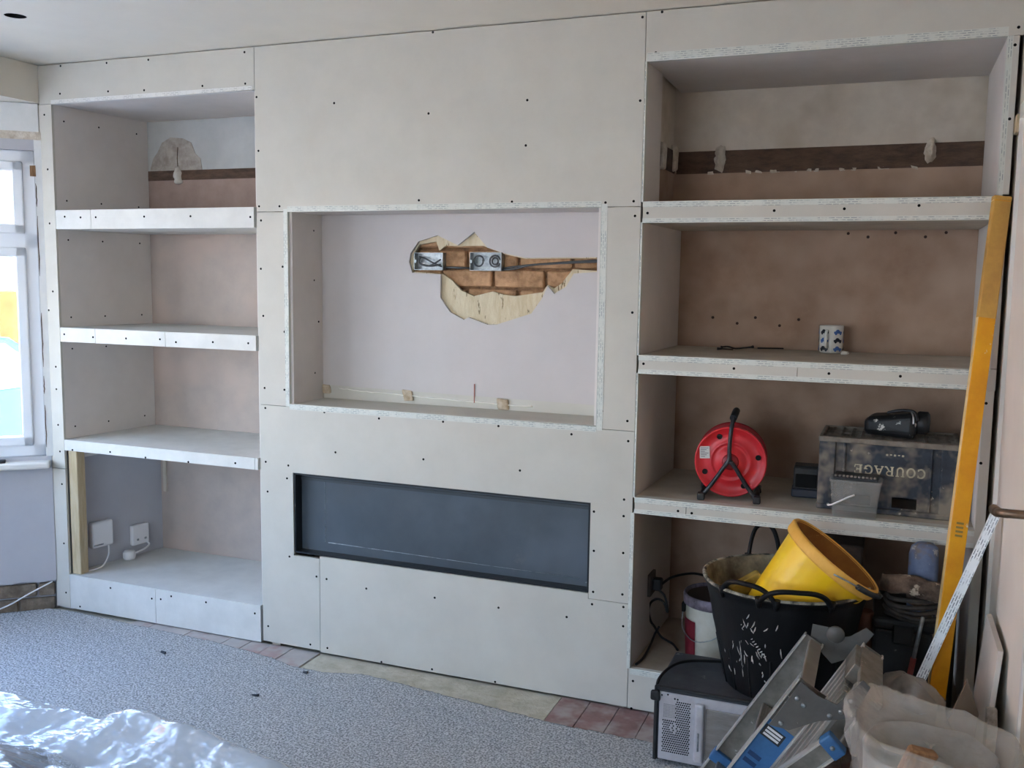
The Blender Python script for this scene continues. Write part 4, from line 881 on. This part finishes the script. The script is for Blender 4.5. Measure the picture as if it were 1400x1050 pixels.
tub_handle(math.radians(-111), .36, .050, .010); tub_handle(math.radians(-78), .42, .050, .010, lean=.022); tub_handle(math.radians(112), .22, .11, .0075)
# white splashes (dried plaster) as thin relief on the tub front
spl = mat('dried_plaster_splash', 'c9c6bf', '9d9a94', 40, .9)
rs = random.Random(3); b = B()
def splash(a, z_, l, w_):
    q = RB+(RT-RB)*z_/HT+.0006; b.tube([((q+(RT-RB)*d/HT)*math.cos(a+ang), (q+(RT-RB)*d/HT)*math.sin(a+ang), z_+d) for d, ang in ((0, 0), (l*.5, w_*2), (l, w_*3))], [.0012, .0022, .001], 5)
for k in range(46):
    a = math.radians(rs.gauss(-112, 13)); z_ = rs.uniform(.05, .27); splash(a, z_, rs.uniform(.004, .03), rs.uniform(-.02, .02))
for k in range(8): splash(math.radians(-100-1.5*k), .155+.007*k, .006, .012)
for k in range(6): splash(math.radians(-121), .07+.025*k, .03, .002)
b.make('plaster_splashes', spl, t, local=True)['kind'] = 'stuff'

# yellow float / sponge inside
Mx = Matrix.Translation((-.37, -.14, .553)) @ Matrix.Rotation(-.55, 4, 'Y') @ Matrix.Rotation(.3, 4, 'Z')
o = B().rbox(-.055, .055, -.035, .035, -.022, .022, .008, 2, Mx).wobble(.003, 30).make('sponge', mat('yellow_sponge', 'b79a45', '967c33', 14, .9, bump=.002, bscale=120)); tag(o, 'dusty yellow sponge lying inside the left side of the black tub', 'sponge')
o = B().rbox(-.30, -.12, -.28, -.08, .40, .545, .02, 2).wobble(.03, 9).make('rubble', dirty); o.name = 'rubble_heap'; tag(o, 'heap of grubby rubble filling the black tub under the bucket', 'rubble', kind='stuff')
o = B().tube([(-.30, -.30, .585), (-.272, -.30, .612), (-.268, -.30, .63)], [.012, .014, .008], 8).make('wooden_handle', mat('orange_wood', 'c98f5c', rough=.6)); tag(o, 'stub of orange wooden handle between tub rim and yellow bucket', 'handle')

# yellow bucket
nrm = Vector((.60, .05, .80)).normalized(); rimc = Vector((-.101, -.235, .712)); Hh = .275
M = Matrix.Translation(rimc - nrm*Hh) @ nrm.to_track_quat('Z', 'Y').to_matrix().to_4x4()
t = thing('bucket', 'bright yellow builder bucket lying tilted inside the black tub', 'bucket', rimc - nrm*Hh)
flute = lambda a, z: 1+.008*(abs(math.sin(7*a)) ** .4)
B().lathe([(.001, 0), (.104, 0), (.108, .004), (.128, .15), (.143, .245), (.144, .248)], 112, M, fn=flute, close=False).make('bucket_body', yelp, t)
B().lathe([(.143, .240), (.153, .240), (.156, .246), (.157, .270), (.154, Hh), (.148, Hh+.001), (.145, .268)], 64, M, close=False).make('rim', yelrim, t)
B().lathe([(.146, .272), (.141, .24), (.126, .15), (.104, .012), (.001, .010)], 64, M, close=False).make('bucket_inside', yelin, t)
# bail: pivots on the rim, grip hangs along the right rim
Mi = M.inverted(); 
def onrim(deg, r=.160, z=Hh-.012): a = math.radians(deg); return M @ Vector((r*math.cos(a), r*math.sin(a), z))
best = max(range(0, 360, 2), key=lambda d: (onrim(d)-onrim(d+180)).x)
Pg = [onrim(best+d, .166, Hh-.006) for d in (-58, -44, -30, -16)]
B().tube(Pg, .0085, 10).make('bail_grip', blackp, t)
B().tube(smoothpath([onrim(best-84, .158, Hh-.02), onrim(best-72, .168, Hh-.01), Pg[0]]), .0026, 6).tube(smoothpath([Pg[-1], onrim(best-4, .168, Hh-.006), onrim(best+12, .172, Hh-.012), onrim(best+60, .166, Hh-.012), onrim(best+90, .160, Hh-.014)]), .0026, 6).make('bail_wire', galv, t)
# ================================================================ FOLDED ALUMINIUM LADDER
# rails rise from lower left to upper right; each frame is a pair of channels (far y = -.50, near y = -.87) joined by treads
t = thing('folding_ladder', 'folded aluminium step platform with blue labels leaning in front of the tub and microwave', 'ladder', (-.2, -.69, .02))
def rail(a, b_, y, w_=.058, fl_=.024, open_=1, m=alu, name='rail'):
    a, b_ = Vector((a[0], y, a[1])), Vector((b_[0], y, b_[1])); L = (b_-a).length
    M = frame(a, b_-a, Vector((b_.z-a.z, 0, -(b_.x-a.x))))       # local y = perpendicular, lower right side
    th = .0022; s = open_
    b = B(); b.box(0, L, th, w_-th, -th/2, th/2, M)
    o = b.make(name, m, t)
    for q in (0, w_-th*2): B().box(0, L, q, q+th*2, -fl_/2-.001, fl_/2, M).make('flange', alub, o)
    return o, M, L
rA1, MA1, LA1 = rail((-.475, .035), (-.163, .552), -.50)
rA2, MA2, LA2 = rail((-.475, .035), (-.150, .575), -.87, .080)
rB1, MB1, LB1 = rail((-.315, .035), (-.010, .556), -.53, .060)
rB2, MB2, LB2 = rail((-.315, .035), (-.060, .50), -.84, .05)
def across(u, v, ya, yb, w_, th, name, m, base=MA1, ribs=0):
    """plate spanning between the rails at distance u along rail A, offset v across"""
    o_ = base.translation; X = (base.to_3x3() @ Vector((1, 0, 0))); Y = (base.to_3x3() @ Vector((0, 1, 0)))
    c = Vector((o_.x, 0, o_.z))+X*u+Y*v
    M = Matrix.Identity(4)
    for i in range(3): M[i][0] = X[i]; M[i][1] = Y[i]; M[i][2] = (0, -1, 0)[i]
    M.translation = c
    b = B(); b.rbox(-th/2, th/2, -w_/2, w_/2, -yb, -ya, .0015, 1, M)
    o = b.make(name, m, t)
    for k in range(ribs):
        q = -w_/2+w_*(k+.5)/ribs; B().box(-th/2-.0016, th/2+.0016, q-w_/ribs*.25, q+w_/ribs*.25, -yb, -ya, M=M).make('tread_rib', m, o)
    return o
for u in (.13, .36): across(u, .040, -.86, -.51, .034, .008, 'tread', aluw, MA1, 5)
across(LA1-.010, .038, -.868, -.502, .036, .012, 'top_bar', aluw)
across(LB1-.012, .031, -.838, -.532, .062, .016, 'top_bar', alu, MB1)
# ribbed platform between the B rails
for k in range(7):
    o_ = MB1.translation; X = MB1.to_3x3() @ Vector((1, 0, 0)); Y = MB1.to_3x3() @ Vector((0, 1, 0))
    yk = -.55-.046*k; a = Vector((o_.x, yk, o_.z))+X*.10-Y*.004; b_ = Vector((o_.x, yk, o_.z))+X*(.545)-Y*.004
    M = frame(a, b_-a, (0, -1, 0)); B().rbox(0, (b_-a).length, -.017, .017, -.006, .006, .002, 1, M).make('platform_slat', aluw, t)
    o = B().box(0, (b_-a).length, -.0175, -.0125, -.0085, .0085, M=M).make('slat_edge', alub, t)
# gusset plates (hinges)
def gusset(y, pts, m=alud, name='hinge_plate', th=.004): B().prism(pts, y, y+th, 'y').make(name, m, t)
gusset(-.895, [(-.213, .452), (-.142, .572), (-.105, .545), (-.060, .530), (-.005, .600), (.012, .585), (-.01, .535), (-.035, .50), (-.10, .482), (-.165, .447)])
gusset(-.488, [(-.15, .53), (-.145, .575), (-.10, .572), (-.085, .545), (-.045, .555), (-.005, .585), (.015, .57), (-.03, .50), (-.09, .47)])
for (x_, z_) in ((-.15, .53), (-.185, .462), (-.135, .515), (-.075, .50), (-.05, .515), (-.03, .545)):
    B().lathe([(.001, .004), (.004, .0035), (.006, .001), (.006, -.001)], 12, Matrix.Translation((x_, -.8955, z_)) @ Matrix.Rotation(PI/2, 4, 'X')).make('rivet', galv, t)
B().lathe([(.001, .005), (.022, .005), (.024, .002), (.024, -.002)], 24, Matrix.Translation((-.083, -.489, .555)) @ Matrix.Rotation(PI/2, 4, 'X')).make('hinge_boss', alud, t)
# blue label on the near rail, blue feet
lb = B(); lb.box(.13, .497, .004, .076, -.0022, -.0012, MA2); lb.make('blue_label', blup, t)
lb = B().box(.450, .483, .008, .062, -.0030, -.0022, MA2).make('small_black_label', blackp, t)
for k in range(3): B().box(.455+.0092*k, .461+.0092*k, .014, .056, -.0034, -.0030, M=MA2).make('label_line', whp, lb)
for k in range(2): B().box(.365+.022*k, .377+.022*k, .014, .048, -.0027, -.0022, M=MA2).make('label_print', mat('navy_ink', '173a63', rough=.6), t)
def cap(M, u0, u1, w_, m=blup, name='end_cap'): B().rbox(u0, u1, -.003, w_+.003, -.016, .016, .004, 2, M).make(name, m, t)
cap(MA1, .122, .158, .056); cap(MA1, -.03, .03, .058); cap(MA2, -.03, .03, .080); cap(MB1, -.03, .03, .06); cap(MB2, -.03, .03, .05)
# short rail crossing in front, ending in a blue cap
rC, MC, LC = rail((-.345, .20), (-.072, .472), -.93, .050)
cap(MC, LC-.03, LC+.004, .050); B().lathe([(.001, .004), (.005, .003), (.006, -.001)], 12, MC @ Matrix.Translation((LC-.012, .025, -.017)) @ Matrix.Rotation(PI, 4, 'X')).make('rivet', galv, t)
# tall end casting of frame B (wide worn end)
across(LB1-.035, .025, -.68, -.535, .078, .05, 'end_casting', alu, MB1)
# blue tinted slab seen behind the ladder head
# ================================================================ SMALL BAG
def crumple(b, amp, f, seed):
    for v in b.bm.verts:
        q = v.co*f+Vector((seed, seed, seed)); d = abs(noise.noise(q))*2-.5; e = noise.noise(q*2.3)
        n_ = Vector((v.co.x, v.co.y, 0)); n_ = n_.normalized() if n_.length > 1e-4 else Vector((0, 0, 1))
        v.co += (n_+Vector((0, 0, .5)))*(amp*(d+.5*e))
    return b
t = thing('small_plastic_bag', 'small crumpled clear plastic bag of rubbish between ladder and corner bead', 'bag', (.095, -.545, .012))
bb = B().lathe([(.001, 0), (.08, 0), (.10, .03), (.108, .20), (.105, .36), (.09, .43), (.055, .47), (.02, .485), (.001, .487)], 64)
bmesh.ops.subdivide_edges(bb.bm, edges=[e for e in bb.bm.edges if abs(e.verts[0].co.z-e.verts[1].co.z) > .02], cuts=5)
crumple(bb, .022, 13, 2.2).make('bag_skin', bags, t, local=True, smooth=True)
bb = B().tube([(.03, -.02, .38), (.065, -.03, .33)], [.03, .03], 14); bb.make('green_bottle', mat('dark_green', '24352a', rough=.35), t, local=True)
B().rbox(-.06, .02, -.05, .02, .02, .40, .02, 2).make('grey_packet', mat('slate_packet', '5b6270', '454b57', 9, .6), t, local=True)
B().rbox(.03, .075, -.04, .04, .02, .37, .015, 2).make('dark_packet', mat('green_packet', '38423a', '232b26', 9, .6), t, local=True)

# ================================================================ LARGE BAG
BC = Vector((.140, -.985, .010))
t = thing('rubble_bag', 'large open translucent plastic rubble bag standing by the door in the right foreground', 'bag', BC)
def bagfn(a, z): return 1+.035*math.sin(3*a+1)+.02*math.sin(7*a+z*9)+.012*math.sin(13*a-z*14)
prof = [(.001, 0), (.12, .0), (.14, .02), (.148, .12), (.152, .25), (.156, .38), (.172, .46), (.181, .510), (.184, .530), (.178, .541), (.165, .540), (.150, .528), (.138, .517), (.11, .506), (.06, .500), (.02, .498), (.001, .498)]
bb = B(); n_ = 96; 
P2 = []
for (r0, z0), (r1, z1) in zip(prof, prof[1:]):
    for k in range(4): P2.append((r0+(r1-r0)*k/4, z0+(z1-z0)*k/4))
P2.append(prof[-1]); bb.lathe(P2, n_, fn=bagfn, close=False)
for v in bb.bm.verts:
    if v.co.z > .3:     # the mouth leans and droops to the right
        f = (v.co.z-.3)/.3; v.co.z += f*(-.22*v.co.x+.012*math.sin(3*math.atan2(v.co.y, v.co.x)))
crumple(bb, .010, 17, 5.1).make('bag_skin', bagm, t, local=True, smooth=True)
b = B(); b.lathe([(.001, 0), (.11, 0), (.125, .05), (.135, .455), (.140, .488), (.134, .492), (.128, .478), (.120, .40), (.05, .42), (.001, .425)], 40)
b.wobble(.008, 14, 3).make('grey_rubbish', mat('grey_rubbish', 'a6a5a1', '8a8986', 12, .9, bump=.004, bscale=40), t, local=True)
Mx = Matrix.Translation((-.035, -.115, .50)) @ Matrix.Rotation(.35, 4, 'Y') @ Matrix.Rotation(.4, 4, 'Z')
o = B().rbox(-.028, .028, -.012, .012, -.045, .045, .004, 1).wobble(.008, 30).bm
b = B(); b.merge(o.copy(), Mx @ Matrix.Identity(4)); o.free(); b.bm.transform(Matrix.Translation(BC)); tag(b.make('wood_scrap', wood), 'torn brown scrap sticking up inside the large clear bag', 'scrap')

# ================================================================ PLASTERBOARD OFFCUTS
M = None
b = B(); P = [(.308, -.275, .60), (.308, -.57, .60), (.262, -.60, .008), (.262, -.25, .008)]; off = Vector((.0125, 0, .001))
b.quadbox([Vector(p) for p in P]+[Vector(p)+off for p in P]); 
o = b.make('plasterboard_offcut', mat('offcut_face', 'cfc6bb', 'c2b8ab', 6, .85)); tag(o, 'tall cream plasterboard offcut leaning on the door behind the clear bag', 'plasterboard')
b = B(); P = [(.285, -.60, .45), (.287, -.655, .44), (.292, -.665, .25), (.270, -.64, .008), (.255, -.61, .008)]
b.prism([(-.655, .008), (-.61, .008), (-.600, .33), (-.612, .47), (-.640, .475), (-.655, .44), (-.648, .25)], .285, .307, 'x').wobble(.003, 20)
tag(b.make('broken_board_piece', mat('broken_gypsum', 'bfb4a5', '7c7064', 24, .95, bump=.002)), 'narrow broken piece of board with dark torn edge against the tall offcut', 'plasterboard')
b = B(); b.prism([(.257, .455), (.292, .36), (.262, .012), (.13, .012), (.205, .30)], -.425, -.4125, 'y')
tag(b.make('plasterboard_offcut', mat('tan_offcut', 'a89684', '978571', 8, .9)), 'pointed tan board offcut between small bag and tall offcut', 'plasterboard')

# ================================================================ PLASTIC SHEET over a dark cushion
OUT = [(-3.15, -1.02), (-2.62, -.99), (-2.35, -1.00), (-2.12, -1.035), (-2.0, -1.0), (-1.86, -.945), (-1.77, -.965), (-1.62, -1.04), (-1.47, -1.075), (-1.33, -1.07), (-1.18, -1.18), (-1.05, -1.5), (-1.0, -2.0), (-1.1, -2.5), (-3.2, -2.5)]
def inside(x_, y_):
    c = False; dmin = 9
    for i in range(len(OUT)):
        x1_, y1_ = OUT[i]; x2_, y2_ = OUT[(i+1) % len(OUT)]
        if (y1_ > y_) != (y2_ > y_) and x_ < (x2_-x1_)*(y_-y1_)/(y2_-y1_)+x1_: c = not c
        dx, dy = x2_-x1_, y2_-y1_; tt = max(0, min(1, ((x_-x1_)*dx+(y_-y1_)*dy)/(dx*dx+dy*dy))); dmin = min(dmin, math.hypot(x_-x1_-tt*dx, y_-y1_-tt*dy))
    return dmin if c else -dmin
def ridge(x_, y_, a, f, s, seed): # sharp folds running along direction a
    u = x_*math.cos(a)+y_*math.sin(a); v = -x_*math.sin(a)+y_*math.cos(a)
    q = noise.noise(Vector((u*f*.35, v*f, seed))); return s*(1-abs(q)*2.2)
sb = B(); step = .008; grid = {}
nx, ny = int(2.3/step), int(1.6/step)
for i in range(nx):
    for j in range(ny):
        x_ = -3.25+i*step; y_ = -.92-j*step; d = inside(x_, y_)
        if d < -.012: continue
        k = max(0, min(1, d/.075)); k = k*k*(3-2*k)
        # far plateau, a valley, then the big fold in front
        base_ = .175
        fold = .05*math.exp(-((y_+1.12+.35*(x_+1.8)*.6)/.05)**2)*(1 if x_ < -1.4 else max(0, 1-(x_+1.4)/.3))
        val = -.06*math.exp(-((y_+1.26+.1*(x_+2.0))/.07)**2)
        kr = min(1, max(0, d/.22)); z_ = .013+k*(base_+fold+val+kr*ridge(x_, y_, .30, 8, .020, 1)+kr*ridge(x_, y_, -.15, 16, .010, 4)+ridge(x_, y_, .7, 30, .0028, 7)+ridge(x_, y_, .1, 55, .0014, 9)+.008*noise.noise(Vector((x_*3, y_*3, 2))))
        grid[i, j] = sb.bm.verts.new((x_, y_, z_))
for (i, j), v in grid.items():
    q = [grid.get((i+1, j)), grid.get((i+1, j+1)), grid.get((i, j+1))]
    if all(q): f = sb.bm.faces.new([v]+q); f.smooth = True
tag(sb.make('plastic_dust_sheet', sheetm), 'crumpled glossy clear plastic dust sheet heaped on the carpet at lower left', 'dust sheet')
b = B(); b.rbox(-2.95, -2.25, -1.75, -1.14, .012, .125, .05, 4).wobble(.02, 6); b.make_ = None
tag(b.make('cushion', mat('charcoal_fabric', '2e2c2c', '3a3838', 30, .9)), 'dark cushion lying under the plastic sheet at the lower left corner', 'cushion')
b = B(); b.rbox(-2.10, -1.15, -2.3, -1.25, .012, .09, .03, 3)
tag(b.make('folded_blanket', mat('grey_fabric', '6a6b6e', '5c5d60', 30, .95)), 'grey folded blanket under the plastic sheet', 'blanket')

# ================================================================ OUTSIDE: street, parked car, house opposite
tag(B().box(-40, -4.4, -30, 20, -.6, -.45).make('street', mat('pavement', 'b9b2a8', 'a9a298', 2, .9)), 'sunlit pale street outside the bay window', 'street')
tag(B().box(-4.38, 8, -30, -6.2, -.6, -.45).make('garden_paving', mat('pavement', 'b9b2a8')), 'pale paving outside behind the room', 'paving')
def house(x_, y0, y1, m, label):
    t = thing('terraced_house', label, 'house', (x_, (y0+y1)/2, -.45))
    B().box(x_-5, x_, y0, y1, -.45, 5.2).make('house_wall', m, t)
    B().prism([(x_-5.2, 5.2), (x_+.25, 5.2), (x_-2.5, 7.2)], y0, y1, 'y').make('roof', mat('roof_tile', '8a6a5a', rough=.9), t)
    w_ = (y1-y0)/3
    for zz in (.5, 3.2):
        for i in (0, 2):
            f = B().box(x_-.02, x_+.05, y0+w_*(i+.2), y0+w_*(i+.9), zz, zz+1.3).make('window', upvc, t); B().box(x_+.05, x_+.055, y0+w_*(i+.25), y0+w_*(i+.85), zz+.06, zz+1.24).make('pane', mat('far_glass', '5d6c78', rough=.2), f)
    B().box(x_-.02, x_+.04, y0+w_*1.2, y0+w_*1.75, -.45, 1.7).make('door', mat('far_door', '7a3a2c', rough=.5), t)
house(-16, -6, 0.5, mat('orange_brick_far', 'b8745a', 'a5644c', 3, .9), 'orange brick house across the street, outside the window')
house(-16, 0.6, 7, mat('yellow_render_far', 'd8bf82', 'cdb377', 3, .9), 'yellow rendered house across the street, right of the orange one')
house(-16, 7.1, 14, mat('cream_render_far', 'd9d2c0', rough=.9), 'cream rendered house furthest right across the street')
tag(B().box(-15.9, -15.6, 8.5, 10.72, -.448, 1.12).make('boundary', mat('terracotta_wall', '9a3a1c', '8a3014', 3, .9, spec=.1)), 'low terracotta garden wall across the street, left of the ochre one', 'wall')
tag(B().box(-15.9, -15.6, 10.73, 13, -.448, 1.15).make('boundary', mat('ochre_wall', 'c4ae78', 'b59f69', 3, .9, spec=.1)), 'low ochre garden wall across the street, right of the terracotta one', 'wall')
t = thing('parked_car', 'blue car parked in the street below the window', 'car', (-7.6, 1.9, -.45), math.radians(90))
b = B(); cs = [(-2.1, .25), (-2.1, .75), (-1.9, .92), (-1.1, 1.0), (-.55, 1.42), (.75, 1.45), (1.45, 1.0), (2.05, .9), (2.12, .6), (2.1, .25)]
b.prism(cs, -.85, .85, 'y'); bmesh.ops.bevel(b.bm, geom=b.bm.edges[:], offset=.06, segments=3, affect='EDGES'); b.make('car_body', mat('blue_car_paint', '2c5688', rough=.7, spec=.08), t, local=True)
for s in (-1, 1):
    B().prism([(-.95, 1.0), (-.5, 1.36), (.7, 1.38), (1.25, 1.0)], s*.852-.005, s*.852+.005, 'y').make('side_window', mat('far_glass', '5d6c78'), t, local=True)
    for x_ in (-1.35, 1.35):
        w_ = B().lathe([(.001, 0), (.31, 0), (.31, .2), (.001, .2)], 24, Matrix.Translation((x_, s*.80+.1, .31)) @ Matrix.Rotation(PI/2, 4, 'X')).make('wheel', cable, t, local=True)
